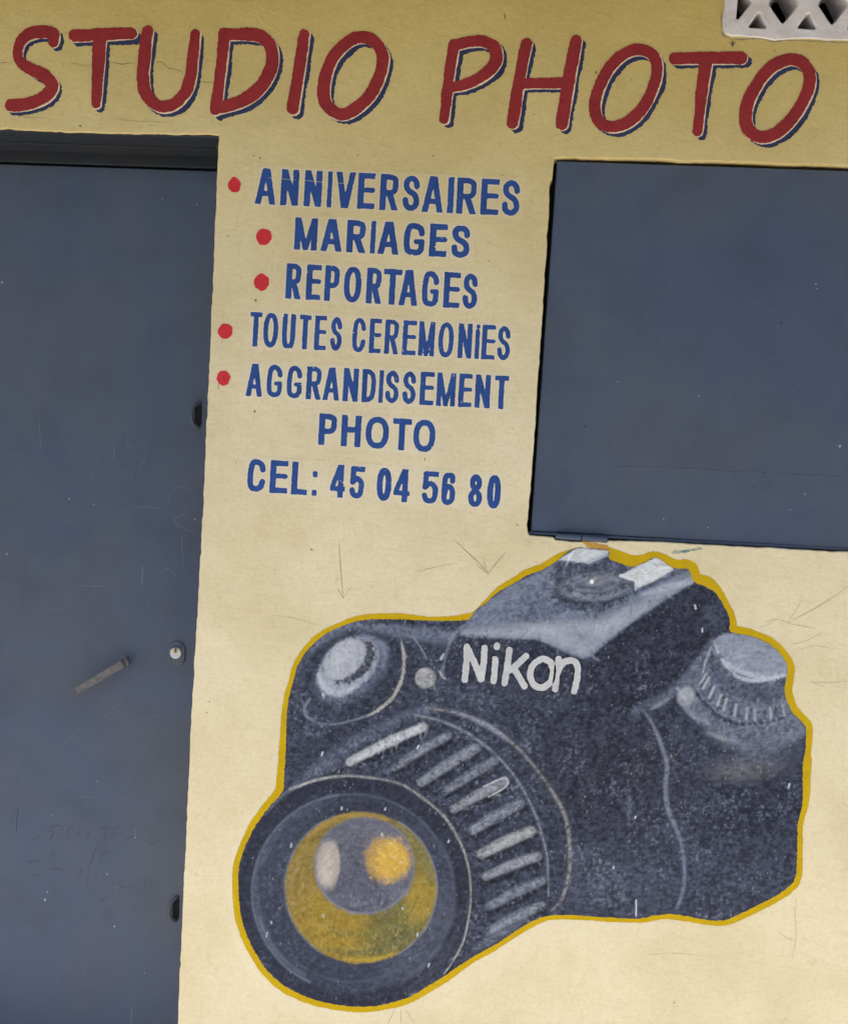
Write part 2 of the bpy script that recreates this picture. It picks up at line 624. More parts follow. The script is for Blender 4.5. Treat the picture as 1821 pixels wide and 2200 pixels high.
door_top = px2xz([(470, 289.4), (374, 287), (259, 285), (124, 282), (32, 277), (17, 273.6), (0, 276)])
door_edge = px2xz([(470, 289.4), (449, 800), (445, 850), (440, 1000), (424, 1300), (407, 1600), (405.5, 1650), (392, 1960), (381, 2200)])
XL = door_edge[0][0] - 0.98
door_out = [(XL, 0.0), (door_edge[-1][0], 0.0)] + door_edge[::-1] + door_top[1:] + [(XL, door_top[-1][1])]
win_px_top = [(1190, 338), (1213, 336), (1297, 339), (1414, 340.5), (1460, 345), (1569, 347), (1661, 350), (1821, 355.6)]
win_px_left = [(1133, 1144), (1131, 1130), (1139, 1050), (1152, 865), (1160.5, 739), (1167, 655), (1175, 521), (1181, 416), (1182, 390), (1186, 384)]
win_px_bot = [(1821, 1186), (1400, 1164), (1306, 1160), (1302, 1164), (1192, 1161), (1188, 1155), (1138, 1149)]
wt, wl, wb = px2xz(win_px_top), px2xz(win_px_left), px2xz(win_px_bot)
XR = wt[0][0] + 1.05
win_out = wl + wt + [(XR, wt[-1][1] - 0.003), (XR, wb[0][1] - 0.002)] + wb

# vent block outline
vent_px = [(1552, -210), (1552, 40), (1553, 62), (1558, 73), (1570, 79), (1600, 80), (1640, 81), (1662, 86), (1700, 83), (1760, 84.5), (1821, 88)]
vxz = px2xz(vent_px)
VX0 = vxz[1][0]
VX1 = VX0 + 0.44
VZ0 = vxz[-1][1]
VZ1 = VZ0 + 0.30
vent_out = [(VX0, VZ1)] + vxz[1:] + [(VX1, VZ0), (VX1, VZ1)]
vcx = (VX0 + VX1) / 2
vcz = (VZ0 + VZ1) / 2
vent_hole = [(VX0 + 0.012, VZ0 + 0.02), (VX1 - 0.012, VZ0 + 0.02), (VX1 - 0.012, VZ1 - 0.012), (VX0 + 0.012, VZ1 - 0.012)]

THICK = 0.27
outer = [(-2.9, -0.3), (2.7, -0.3), (2.7, 2.78), (-2.9, 2.78)]


def wall_mesh():
    verts, faces = [], []

    def add(x, y, z):
        verts.append((x, y, z))
        return len(verts) - 1
    loops = [[add(x, 0, z) for x, z in outer]]
    for k, (pts, amp) in enumerate(((door_out, 0.0011), (win_out, 0.0012), (vent_hole, 0.0))):
        res, nor = rough_outline(pts, 0.006, amp, 3 + 5 * k)
        rings = []
        for off, y in ((0.0020, 0.0), (0.0007, 0.0005), (0.0, 0.0020), (0.0, THICK)):
            rings.append([add(x + n[0] * off, y, z + n[1] * off) for (x, z), n in zip(res, nor)])
        loops.append(rings[0])
        m = len(res)
        for a, b in zip(rings[:-1], rings[1:]):
            for i in range(m):
                faces.append((a[i], a[(i + 1) % m], b[(i + 1) % m], b[i]))
    tri = tessellate_polygon([[Vector((verts[i][0], verts[i][2], 0)) for i in lp] for lp in loops])
    flat = [i for lp in loops for i in lp]
    for tr in tri:
        faces.append([flat[i] for i in tr])
    bm = bmesh.new()
    bv = [bm.verts.new(v) for v in verts]
    for f in faces:
        try:
            bm.faces.new([bv[i] for i in f])
        except ValueError:
            pass
    return bm


wall = bm_obj('wall', wall_mesh(), M_wall, shop)
# recalc may leave the open sheet inside-out: make the front look towards the street
if sum(p.normal.y * p.area for p in wall.data.polygons if abs(p.normal.y) > 0.9) > 0:
    wall.data.flip_normals()

# unseen eave added to shade the upper wall, and the dark room behind
bm = bmesh.new()
box_bm(bm, (-3.2, -1.25, 2.78), (3.0, 3.0, 2.90))
roof = bm_obj('roof', bm, M_roof, shop)
bm = bmesh.new()
box_bm(bm, (-2.9, THICK, -0.02), (2.7, 2.9, 2.77))
for f in [f for f in bm.faces if f.calc_center_median().y < THICK + 0.01]:
    bm.faces.remove(f)
mesh_room = bm_obj('room_shell', bm, M_room, shop)

# ---- door ---------------------------------------------------------------
DD = 0.135                                     # depth of the leaf behind the wall face
dl, dr, dt = XL, door_edge[0][0], door_top[3][1]
bm = bmesh.new()
box_bm(bm, (dl - 0.03, DD, 0.012), (dr + 0.002, DD + 0.035, P(400, 361, DD).z - 0.004), 0.002)
door = bm_obj('door', bm, M_door, shop)
door['label'] = 'slate blue sheet metal door with bar handle, scratched and written on'
hz0 = P(400, 361, DD).z
zmin = min(z for x, z in door_top) - 0.002
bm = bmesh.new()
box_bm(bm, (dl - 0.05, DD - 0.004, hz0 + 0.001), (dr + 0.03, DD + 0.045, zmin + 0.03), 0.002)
bm_obj('header', bm, M_frame_shade, door)
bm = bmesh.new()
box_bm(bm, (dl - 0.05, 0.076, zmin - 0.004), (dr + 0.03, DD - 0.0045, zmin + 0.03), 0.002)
bm_obj('header_rail', bm, M_frame_shade, door)
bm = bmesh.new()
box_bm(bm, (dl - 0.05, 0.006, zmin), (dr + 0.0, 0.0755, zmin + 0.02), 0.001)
bm_obj('lintel_lining', bm, M_frame_shade, door)
# right jamb, just inside the plaster edge
bm = bmesh.new()
jx = P(430, 1250, DD).x
box_bm(bm, (dr + 0.004, DD - 0.004, 0.0), (dr + 0.05, DD + 0.04, hz0), 0.002)
bm_obj('jamb', bm, M_door, door)


def oriented(bm_fn, name, mat, parent, smooth=False):
    bm = bmesh.new()
    bm_fn(bm)
    return bm_obj(name, bm, mat, parent, smooth)


def sweep(bm, path, prof, caps=True):
    """sweep a closed profile [(u, v)] along 3-D path; v is away from the wall (-y)"""
    rings = []
    n = len(path)
    for i in range(n):
        t = (path[min(i + 1, n - 1)] - path[max(i - 1, 0)]).normalized()
        up = Vector((0, -1, 0))
        side = t.cross(up)
        if side.length < 1e-4:
            side = Vector((1, 0, 0))
        side.normalize()
        up2 = side.cross(t).normalized()
        rings.append([bm.verts.new(path[i] + side * u + up2 * v) for u, v in prof])
    m = len(prof)
    for a, b in zip(rings[:-1], rings[1:]):
        for i in range(m):
            bm.faces.new((a[i], a[(i + 1) % m], b[(i + 1) % m], b[i]))
    if caps:
        bm.faces.new(rings[0][::-1])
        bm.faces.new(rings[-1])


# bar handle: flat steel bar whose right end turns in to the door
hy = DD - 0.034
ha, hb = P(166, 1484, hy), P(264, 1426, hy)
hb2 = P(271, 1422, hy + 0.008)
hend = P(272, 1421, DD + 0.002)
rect = lambda w, h, c=0.0012: [(-w + c, -h), (w - c, -h), (w, -h + c), (w, h - c), (w - c, h), (-w + c, h), (-w, h - c), (-w, -h + c)]
path = [ha, ha.lerp(hb, 0.3) + Vector((0, 0.0008, 0)), ha.lerp(hb, 0.65) + Vector((0, -0.0006, 0)), hb, hb2, hend]
oriented(lambda b: sweep(b, path, rect(0.0086, 0.0042)), 'handle', M_steel, door)

# lock: oblong plate, round cylinder face, brass plug, key slot
lc = P(380, 1404.7, DD)


def oblong(bm, c, w, h, y0, y1, n=14, tilt=0.0):
    pts = []
    r = w
    for k in range(n + 1):
        a = math.pi * k / n
        pts.append((r * math.cos(a), (h - r) + r * math.sin(a)))
    for k in range(n + 1):
        a = math.pi + math.pi * k / n
        pts.append((r * math.cos(a), -(h - r) + r * math.sin(a)))
    ca, sa = math.cos(tilt), math.sin(tilt)
    pts = [(x * ca - z * sa, x * sa + z * ca) for x, z in pts]
    lay = []
    for s, y in ((1.0, y0), (1.0, y1 + 0.0012), (0.93, y1)):
        lay.append([bm.verts.new((c.x + x * s, y, c.z + z * s)) for x, z in pts])
    m = len(pts)
    for a, b in zip(lay[:-1], lay[1:]):
        for i in range(m):
            bm.faces.new((a[i], a[(i + 1) % m], b[(i + 1) % m], b[i]))
    bm.faces.new(lay[-1])


oriented(lambda b: oblong(b, lc, 0.0195, 0.0285, DD + 0.001, DD - 0.0045), 'lock_plate', M_plate, door)


def disc(bm, c, r, y0, y1, n=28, bev=0.001):
    lay = []
    for rr, y in ((r, y0), (r, y1 + bev), (r - bev, y1)):
        lay.append([bm.verts.new((c.x + rr * math.cos(2 * math.pi * k / n), y, c.z + rr * math.sin(2 * math.pi * k / n))) for k in range(n)])
    for a, b in zip(lay[:-1], lay[1:]):
        for i in range(n):
            bm.faces.new((a[i], a[(i + 1) % n], b[(i + 1) % n], b[i]))
    bm.faces.new(lay[-1])


cc = P(376.6, 1404, DD - 0.012)
oriented(lambda b: disc(b, cc, 0.0130, DD - 0.003, DD - 0.012), 'lock_cylinder', M_chrome, door)
pc = P(376.6, 1398.5, DD - 0.0125)
oriented(lambda b: disc(b, pc, 0.0056, DD - 0.0121, DD - 0.0130, 20, 0.0003), 'lock_plug', M_brass, door)
kc = P(376.8, 1396.5, DD - 0.0134)
oriented(lambda b: (disc(b, kc + Vector((0, 0, 0.0012)), 0.0020, DD - 0.0131, DD - 0.0134, 12, 0.0001),
                    box_bm(b, (kc.x - 0.0011, DD - 0.0134, kc.z - 0.0062), (kc.x + 0.0011, DD - 0.0131, kc.z + 0.001))), 'keyhole', M_black, door)

# welded padlock eyes at the closing edge: a D of round bar over a dark slot
circ = lambda r, n=10: [(r * math.cos(2 * math.pi * k / n), r * math.sin(2 * math.pi * k / n)) for k in range(n)]
for ex, ey in ((424.5, 892), (377, 1952)):
    c = P(ex + 1, ey, DD)
    oriented(lambda b: oblong(b, c, 0.0082, 0.026, DD + 0.0005, DD - 0.0012, tilt=0.03), 'slot', M_black, door)
    pts = []
    for k in range(15):
        a = math.pi / 2 + math.pi * k / 14
        out = math.sin(math.pi * k / 14)
        pts.append(Vector((c.x + 0.004 + 0.0145 * math.cos(a), DD + 0.003 - 0.019 * out ** 0.6, c.z + 0.027 * math.sin(a))))
    oriented(lambda b: sweep(b, pts, circ(0.0040)), 'padlock_eye', M_shut, door, True)

# scratches, pen scribbles and specks on the door leaf
zs = lambda L, ox, oy, k: [(ox + x * k, oy + y * k) for x, y in L]
pale = [
    ([(853, 550), (850, 665)], 3.2), ([(855, 770), (853, 810)], 2), ([(750, 545), (752, 600)], 1.6), ([(735, 628), (722, 655)], 2.4),
    ([(1060, 1440), (1064, 1500), (1058, 1600)], 2.4), ([(600, 1590), (690, 1598), (780, 1597)], 1.5), ([(1085, 1705), (1120, 1738)], 2.4),
    ([(1390, 990), (1384, 1050)], 2.4), ([(1375, 1055), (1320, 1085), (1298, 1110), (1340, 1145), (1400, 1180), (1450, 1185)], 1.8),
    ([(1265, 980), (1265, 910), (1320, 860), (1390, 860), (1420, 900)], 1.3), ([(1060, 520), (1085, 580), (1085, 640), (1040, 700), (1030, 760)], 1.2),
    ([(950, 450), (955, 550), (1000, 600)], 1.1), ([(1010, 1010), (1110, 1005), (1240, 1030)], 1.2), ([(820, 1015), (940, 1030)], 1.2),
    ([(1360, 1180), (1358, 1330), (1375, 1470)], 1.2), ([(290, 330), (300, 480), (305, 590)], 1.2), ([(110, 1140), (130, 1165)], 1.6),
    ([(390, 890), (440, 840)], 1.3), ([(1190, 1500), (1260, 1465), (1305, 1520), (1290, 1560)], 1.1), ([(540, 800), (560, 720)], 1.1),
    ([(690, 740), (690, 780), (660, 800)], 1.1), ([(930, 760), (950, 720), (975, 720), (978, 830)], 1.1), ([(1090, 735), (1050, 790)], 1.3),
]
for L, w in pale:
    ribbon('scratch', zs(L, 0, 800, .2877), w * 0.75, M_lscr, door, DD, 1)
pale = [([(500, 1080), (700, 900)], 1.4), ([(180, 1290), (320, 1150)], 1.6), ([(690, 465), (735, 495), (795, 520)], 2.2), ([(740, 628), (830, 626)], 1.4),
        ([(800, 610), (840, 585)], 2.2), ([(830, 1070), (1080, 1030)], 1.3), ([(1105, 1230), (1115, 1150)], 1.4), ([(860, 1140), (862, 1180)], 1.3),
        ([(400, 1140), (403, 1180)], 1.3), ([(0, 42), (180, 38)], 1.6)]
for L, w in pale:
    ribbon('scratch', zs(L, 100, 1300, .2301), w * 0.8, M_lscr, door, DD, 1)
pale = [([(1108, 500), (1108, 575)], 2.6), ([(1080, 1970), (1078, 2050), (1072, 2100)], 2.4), ([(828, 865), (826, 900)], 1.6), ([(640, 230), (775, 248)], 1.6),
        ([(940, 975), (965, 1002)], 2.2), ([(450, 1740), (485, 1770)], 1.6), ([(480, 1740), (465, 1775)], 1.6), ([(1270, 1850), (1330, 1815)], 1.6),
        ([(430, 60), (520, 120)], 1.1), ([(930, 300), (1020, 250), (1120, 200)], 1.0), ([(690, 1650), (680, 1720)], 1.4)]
for L, w in pale:
    ribbon('scratch', zs(L, 0, 1650, .262), w * 0.75, M_lscr, door, DD, 1)
dark = [
    [(245, 595), (300, 580), (345, 545)], [(400, 510), (430, 485), (480, 470), (520, 490)], [(435, 500), (430, 560), (400, 588)], [(510, 500), (500, 555)],
    [(610, 482), (565, 510), (553, 575)], [(668, 500), (645, 545), (632, 582)], [(740, 510), (725, 560), (700, 575)], [(812, 508), (850, 490), (890, 492)],
    [(865, 500), (862, 590)], [(915, 580), (930, 520), (970, 488), (1010, 492)], [(1015, 585), (1080, 563), (1140, 575)],
    [(1200, 600), (1250, 625), (1300, 590)], [(840, 605), (790, 660), (760, 730), (735, 800), (725, 880)], [(220, 775), (290, 765), (350, 755)],
    [(262, 880), (310, 885), (340, 862)], [(435, 690), (437, 750)], [(415, 800), (430, 835), (480, 825), (510, 850), (500, 870)],
    [(575, 835), (590, 815), (605, 835)], [(660, 805), (670, 840), (655, 875), (630, 878)], [(825, 780), (830, 720), (870, 690), (915, 700)],
    [(905, 730), (895, 800)], [(720, 900), (725, 1000)], [(1005, 900), (980, 960), (1030, 985), (1090, 960)], [(1190, 910), (1195, 950), (1175, 995)],
    [(1275, 930), (1245, 945), (1230, 980)], [(885, 1040), (860, 1075), (810, 1088)], [(1080, 1165), (1100, 1140), (1118, 1150)], [(1185, 1183), (1220, 1165)],
    [(150, 320), (140, 420), (130, 550)], [(110, 380), (105, 440)], [(20, 72), (50, 68)], [(130, 60), (150, 130)], [(310, 25), (340, 40)], [(0, 490), (8, 520)],
]
for L in dark:
    ribbon('pen_mark', zs(L, 0, 1650, .262), 1.25, M_mark, door, DD, 1, jit=0.3)


def spot(name, px, py, r, mat, parent, depth=0.0, level=1, asp=1.0, seed=0):
    n = 10
    vs = []
    for k in range(n):
        a = -2 * math.pi * k / n
        rr = r * (0.75 + 0.5 * random.random())
        q = P(px + rr * math.cos(a), py + rr * asp * math.sin(a), depth)
        q.y -= 0.0003 * level
        vs.append(q)
    o = mesh_obj(name, vs, [tuple(range(n))], mat, parent)
    if o.data.polygons[0].normal.y > 0:
        o.data.flip_normals()
    return o


for x, y, r in ((4.3, 606, 2.4), (149, 1072, 1.8), (201, 1084, 1.2), (290, 1799, 1.9), (97, 1933.5, 2.6), (102, 1917, 1.7), (246, 1991, 1.8), (230, 1878, 1.8),
                (419, 1116, 1.6), (15, 1190, 1.7), (423, 439, 1.4), (349, 428, 1.2), (310, 2091, 1.2), (209, 1679, 1.3), (111, 1751, 1.2)):
    spot('paint_speck', x, y, r, M_dust, door, DD, 1)
for x, y, r in ((209, 1570, 1.8), (283, 1731, 1.4), (304, 1446, 1.4)):
    spot('dark_speck', x, y, r, M_mark, door, DD, 1, 0.6)

# ---- counter shutter ------------------------------------------------------
SD = 0.010
corner = [P(1193, 345, SD), P(1136, 1141, SD)]
sx0t, sx0b = corner[0].x + 0.003, corner[1].x + 0.004
bm = bmesh.new()
zt, zb = wt[3][1] - 0.002, P(1136, 1140, SD).z
front = [(sx0b, zb), (XR - 0.008, P(1821, 1174, SD).z), (XR - 0.008, wt[-1][1] - 0.008), (sx0t, corner[0].z)]
lay = []
for y, ins in ((SD + 0.03, 0.0), (SD + 0.0016, 0.0), (SD, 0.0018)):
    cx = sum(p[0] for p in front) / 4
    cz = sum(p[1] for p in front) / 4
    lay.append([bm.verts.new((x + (ins if x < cx else -ins), y, z + (ins if z < cz else -ins))) for x, z in front])
for a, b in zip(lay[:-1], lay[1:]):
    for i in range(4):
        bm.faces.new((a[i], a[(i + 1) % 4], b[(i + 1) % 4], b[i]))
bm.faces.new(lay[-1])
shutter = bm_obj('shutter', bm, M_shut, shop)
shutter['label'] = 'slate blue metal counter shutter hinged along its bottom edge'
# folded lip below the sheet
oriented(lambda b: sweep(b, [P(1134, 1144.5, SD + 0.004), P(1400, 1158.5, SD + 0.004), P(1821, 1180, SD + 0.004), P(2060, 1192.5, SD + 0.004)], rect(0.0028, 0.004, 0.0008)), 'lip', M_shut, shutter)
# black sheet that paints the gap round the shutter as deep shade
bm = bmesh.new()
box_bm(bm, (sx0b - 0.03, SD + 0.032, zb - 0.08), (XR + 0.01, SD + 0.06, zt + 0.03))
bm_obj('backing', bm, M_black, shutter)
# faint dented stiffener line
oriented(lambda b: sweep(b, [P(x, y, SD + 0.0004) for x, y in ((1326, 1003), (1420, 1006), (1520, 1009), (1560, 1014), (1640, 1016), (1720, 1021), (1821, 1026), (1900, 1030))],
                         [(-0.0016, 0), (0, 0.0011), (0.0016, 0)], caps=False), 'stiffener_line', M_shut, shutter)
# hinge: two knuckles and a pin
for a, b_, nm in (((1193, 1151.5), (1247.5, 1155.2), 0), ((1250, 1155.4), (1304, 1159), 1)):
    oriented(lambda b: sweep(b, [P(*a, -0.001), P((a[0] + b_[0]) / 2, (a[1] + b_[1]) / 2, -0.001), P(*b_, -0.001)], circ(0.0060, 14)), 'hinge_knuckle', M_shut, shutter, False)
for L, w in (([(1436, 605), (1440, 621)], 1.6), ([(1205, 1132), (1209, 1148)], 1.6), ([(1208, 1080), (1208, 1092)], 1.0), ([(1219, 1080), (1221, 1090)], 1.0)):
    ribbon('scratch', L, w, M_lscr, shutter, SD, 1)
for x, y, r in ((1803.5, 958.5, 3.0), (1752, 610, 1.6), (1754, 620, 1.4), (1425, 1115, 1.6), (1521, 1133, 1.5), (1728, 1062, 1.6), (1697, 1095, 1.3), (1500, 850, 1.6), (1326, 820, 1.2)):
    spot('paint_speck', x, y, r, M_dust, shutter, SD, 1)
for x, y, r in ((1677, 693, 2.6), (1256.6, 916, 2.2), (1714, 840, 1.6), (1419, 706, 1.6), (1643, 1017, 2.2), (1618, 1047, 1.8), (1653, 1045, 1.6)):
    spot('dark_speck', x, y, r, M_mark, shutter, SD, 1, 1.3)

# ---- ventilation block -------------------------------------------------------
u = (P(1789, 0).x - P(1683, 0).x)               # spacing of the diamonds
d0 = P(1683, 7)
hw, hh = 0.0275, 0.040
holes = []
rowh = d0.z - (VZ0)
for r in range(2):
    zc = d0.z + r * 0.150
    for k in range(-1, 4):
        xc = d0.x + k * u
        if k == -1:
            L = [(VX0 + 0.026, zc + hh * 0.95), (VX0 + 0.026, zc - hh * 0.80), (VX0 + 0.029, zc - hh * 0.78), (VX0 + 0.052, zc), (VX0 + 0.029, zc + hh * 0.95)]
        elif xc + hw > VX1 - 0.02:
            continue
        else:
            L = [(xc, zc - hh), (xc + 0.006, zc - hh + 0.006), (xc + hw - 0.002, zc - 0.004), (xc + hw - 0.002, zc + 0.004), (xc + 0.004, zc + hh), (xc - 0.004, zc + hh),
                 (xc - hw, zc + 0.004), (xc - hw, zc - 0.004), (xc - 0.004, zc - hh + 0.004)]
        holes.append(L)
        if k < 3 and xc + u / 2 + 0.02 < VX1 - 0.02:
            tx = xc + u / 2
            for s in (-1, 1):
                b0, b1 = zc + s * (hh + 0.008), zc + s * (hh - 0.020)
                holes.append([(tx - 0.0165, b0), (tx + 0.0150, b0 - 0.001), (tx + 0.0165, b0 - s * 0.003), (tx + 0.003, b1), (tx - 0.002, b1), (tx - 0.0165, b0 - s * 0.003)])


def vent_mesh():
    bm = bmesh.new()
    Y0, Y1 = -0.0045, 0.075
    res, nor = rough_outline(vent_out, 0.008, 0.0016, 41)
    loops2d, ringsF = [], []
    a = [bm.verts.new((x, 0.006, z)) for x, z in res]
    b = [bm.verts.new((x, Y0 + 0.0012, z)) for x, z in res]
    c = [bm.verts.new((x - n[0] * 0.0016, Y0, z - n[1] * 0.0016)) for (x, z), n in zip(res, nor)]
    m = len(res)
    for p, q in ((a, b), (b, c)):
        for i in range(m):
            bm.faces.new((p[i], p[(i + 1) % m], q[(i + 1) % m], q[i]))
    ringsF.append(c)
    for k, L in enumerate(holes):
        r, n = rough_outline(L, 0.006, 0.0008, 60 + k)
        mx = sum(p[0] for p in r) / len(r)
        mz = sum(p[1] for p in r) / len(r)
        lv = []
        for off, y, tp in ((0.0026, Y0, 1.0), (0.0006, Y0 + 0.0016, 1.0), (0.0, Y0 + 0.005, 1.0), (0.0, Y1, 0.86)):
            lv.append([bm.verts.new((mx + (x + nn[0] * off - mx) * tp, y, mz + (z + nn[1] * off - mz) * tp)) for (x, z), nn in zip(r, n)])
        q = len(r)
        for p_, q_ in zip(lv[:-1], lv[1:]):
            for i in range(q):
                bm.faces.new((p_[i], p_[(i + 1) % q], q_[(i + 1) % q], q_[i]))
        ringsF.append(lv[0])
    flat = [v for rg in ringsF for v in rg]
    tri = tessellate_polygon([[Vector((v.co.x, v.co.z, 0)) for v in rg] for rg in ringsF])
    for t in tri:
        try:
            bm.faces.new([flat[i] for i in t])
        except ValueError:
            pass
    return bm


vent = bm_obj('vent_block', vent_mesh(), M_block, shop)
if sum(p.normal.y * p.area for p in vent.data.polygons if abs(p.normal.y) > 0.9) > 0:
    vent.data.flip_normals()
vent['label'] = 'whitewashed concrete ventilation block pierced with diamonds and triangles'
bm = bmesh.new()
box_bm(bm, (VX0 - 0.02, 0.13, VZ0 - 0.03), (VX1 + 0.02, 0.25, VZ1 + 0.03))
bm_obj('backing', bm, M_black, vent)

M_grime = simple_mat('grey_grime', (0.33, 0.28, 0.18), 0.9, var=0.7, scale=90)
for L_, w_ in (([(1548, 66), (1554, 76), (1566, 82)], 4.0), ([(1568, 82), (1590, 84), (1612, 82), (1640, 83)], 3.2), ([(1640, 83), (1660, 89), (1690, 86), (1720, 87)], 2.6),
               ([(1720, 87), (1760, 88), (1790, 90), (1830, 92)], 3.0), ([(1548, 20), (1549, 45), (1550, 62)], 1.6)):
    ribbon('grime', L_, w_, M_grime, wall, 0, 1, jit=0.5)

# ---- cracks, pencil arrows and specks in the plaster ---------------------------
k = .35673
for L, w in (([(650, 372), (700, 378), (735, 385), (780, 378), (825, 388)], 3.2), ([(940, 370), (985, 378), (1010, 408), (1060, 418), (1100, 435)], 3.0),
             ([(1200, 480), (1240, 495), (1300, 492)], 2.6), ([(430, 378), (470, 385), (540, 398)], 2.2), ([(0, 380), (40, 375), (70, 380)], 2.6),
             ([(100, 690), (180, 706), (280, 710)], 1.8), ([(690, 712), (820, 728), (1050, 735)], 1.8)):
    ribbon('crack', zs(L, 0, 0, k), w * 0.45, M_crack, wall, 0, 1, jit=0.4)
for L, w in (([(417, 45), (420, 140), (430, 260), (441, 380)], 1.6), ([(441, 380), (418, 340), (402, 318)], 1.2), ([(441, 380), (470, 335), (495, 305)], 0.8),
             ([(395, 300), (400, 265), (420, 240)], 0.8), ([(1120, 38), (1180, 95), (1250, 160), (1315, 232)], 2.0), ([(1315, 232), (1360, 170), (1418, 105)], 1.7),
             ([(1235, 170), (1275, 205), (1315, 232)], 1.1), ([(1283, 125), (1290, 175), (1312, 225)], 0.9), ([(870, 225), (960, 200), (1100, 170)], 0.8),
             ([(0, 300), (120, 302)], 0.7), ([(10, 480), (150, 500), (300, 545)], 0.7)):
    ribbon('pencil_mark', zs(L, 580, 1150, k), w, M_pencil, wall, 0, 1, jit=0.25)
k = .38608
for L, w in (([(1738, 285), (1600, 380), (1400, 490)], 1.3), ([(1475, 370), (1440, 430), (1400, 490)], 1.1), ([(1400, 490), (1480, 505), (1560, 520)], 1.2),
             ([(1280, 480), (1350, 468), (1400, 488)], 1.0), ([(1410, 610), (1500, 590), (1590, 540)], 1.1), ([(1450, 640), (1560, 615), (1690, 640)], 0.7),
             ([(1530, 815), (1620, 820), (1738, 812)], 1.2), ([(1530, 815), (1570, 830), (1605, 845)], 0.9), ([(1710, 475), (1738, 465)], 1.0),
             ([(1230, 520), (1290, 500), (1330, 470)], 0.8)):
    ribbon('pencil_mark', zs(L, 1150, 1150, k), w, M_faint, wall, 0, 1, jit=0.25)
k = .47238
for L, w in (([(1500, 800), (1497, 880), (1503, 960), (1495, 1030), (1480, 1090)], 0.9), ([(1420, 955), (1460, 985), (1500, 1000)], 0.9), ([(820, 1060), (960, 1055), (1080, 1068)], 0.7)):
    ribbon('crack', zs(L, 1000, 1550, k), w, M_pencil, wall, 0, 1, jit=0.3)
for L in ([(1030, 1595), (1010, 1640), (990, 1682)], [(1070, 1598), (1068, 1640), (1070, 1682)], [(1095, 1595), (1120, 1635), (1150, 1682)]):
    ribbon('pencil_mark', zs(L, 480, 1600, .35673), 1.2, M_pencil, wall, 0, 1, jit=0.3)
ribbon('speck', [(1083.5, 29), (1085.5, 41)], 4.2, M_soot, wall, 0, 1)
ribbon('speck', [(1074, 374.5), (1082, 376)], 2.0, M_soot, wall, 0, 1)
for x, y, r, a in ((669, 1180.5, 2.6, .8), (172.5, 270, 3.0, .8), (323, 268, 1.4, 1), (466, 315, 1.5, 1), (1146.5, 245, 1.6, 1), (931, 334, 1.6, 1.5), (768, 333, 1.5, 1),
                   (547, 884, 2.4, 1.2), (549, 645, 3.0, 1), (489, 507, 1.8, 1), (545, 334, 2.4, .5), (559, 339, 1.6, 1.6), (1447, 2155, 1.8, 1), (1112, 1128, 1.8, 1),
                   (1107, 1125, 1.2, 1), (912, 987, 1.2, 3), (1100, 921, 1.4, 1), (507, 994, 1.4, 1), (1051, 561, 1.5, 1), (960, 168, 1.2, 1), (1262, 62, 1.2, 1), (1356, 171, 1.2, 2),
                   (785, 204, 1.6, 1), (1280, 155, 2.2, 1.4), (63, 24, 2.0, .5), (1430, 47, 1.2, 1), (1663, 109, 2.6, .5), (444, 1531, 1.6, 1), (450, 1508, 1.6, 1)):
    spot('speck', x, y, r, M_crack, wall, 0, 1, a)

# ------------------------------------------------------------------ the big red title
title = empty('painted_title', 'large red hand-painted words STUDIO PHOTO with navy shadows on yellow wall', 'sign', P(880, 170))


def T(zoom, L, w):
    ox = {'A': 0, 'B': 600, 'C': 1200}[zoom]
    k = .35731 if zoom == 'C' else .35673
    w = [w] * len(L) if np.isscalar(w) else w
    return cr([(ox + x * k, y * k, ww * k / 2) for (x, y), ww in zip(L, w)], 5)


def OO(zoom, L, w):
    ox = {'A': 0, 'B': 600, 'C': 1200}[zoom]
    k = .35731 if zoom == 'C' else .35673
    p = cr([(ox + x * k, y * k, w * k / 2) for x, y in L], 5, closed=True)
    return np.concatenate([p, p[:1]])


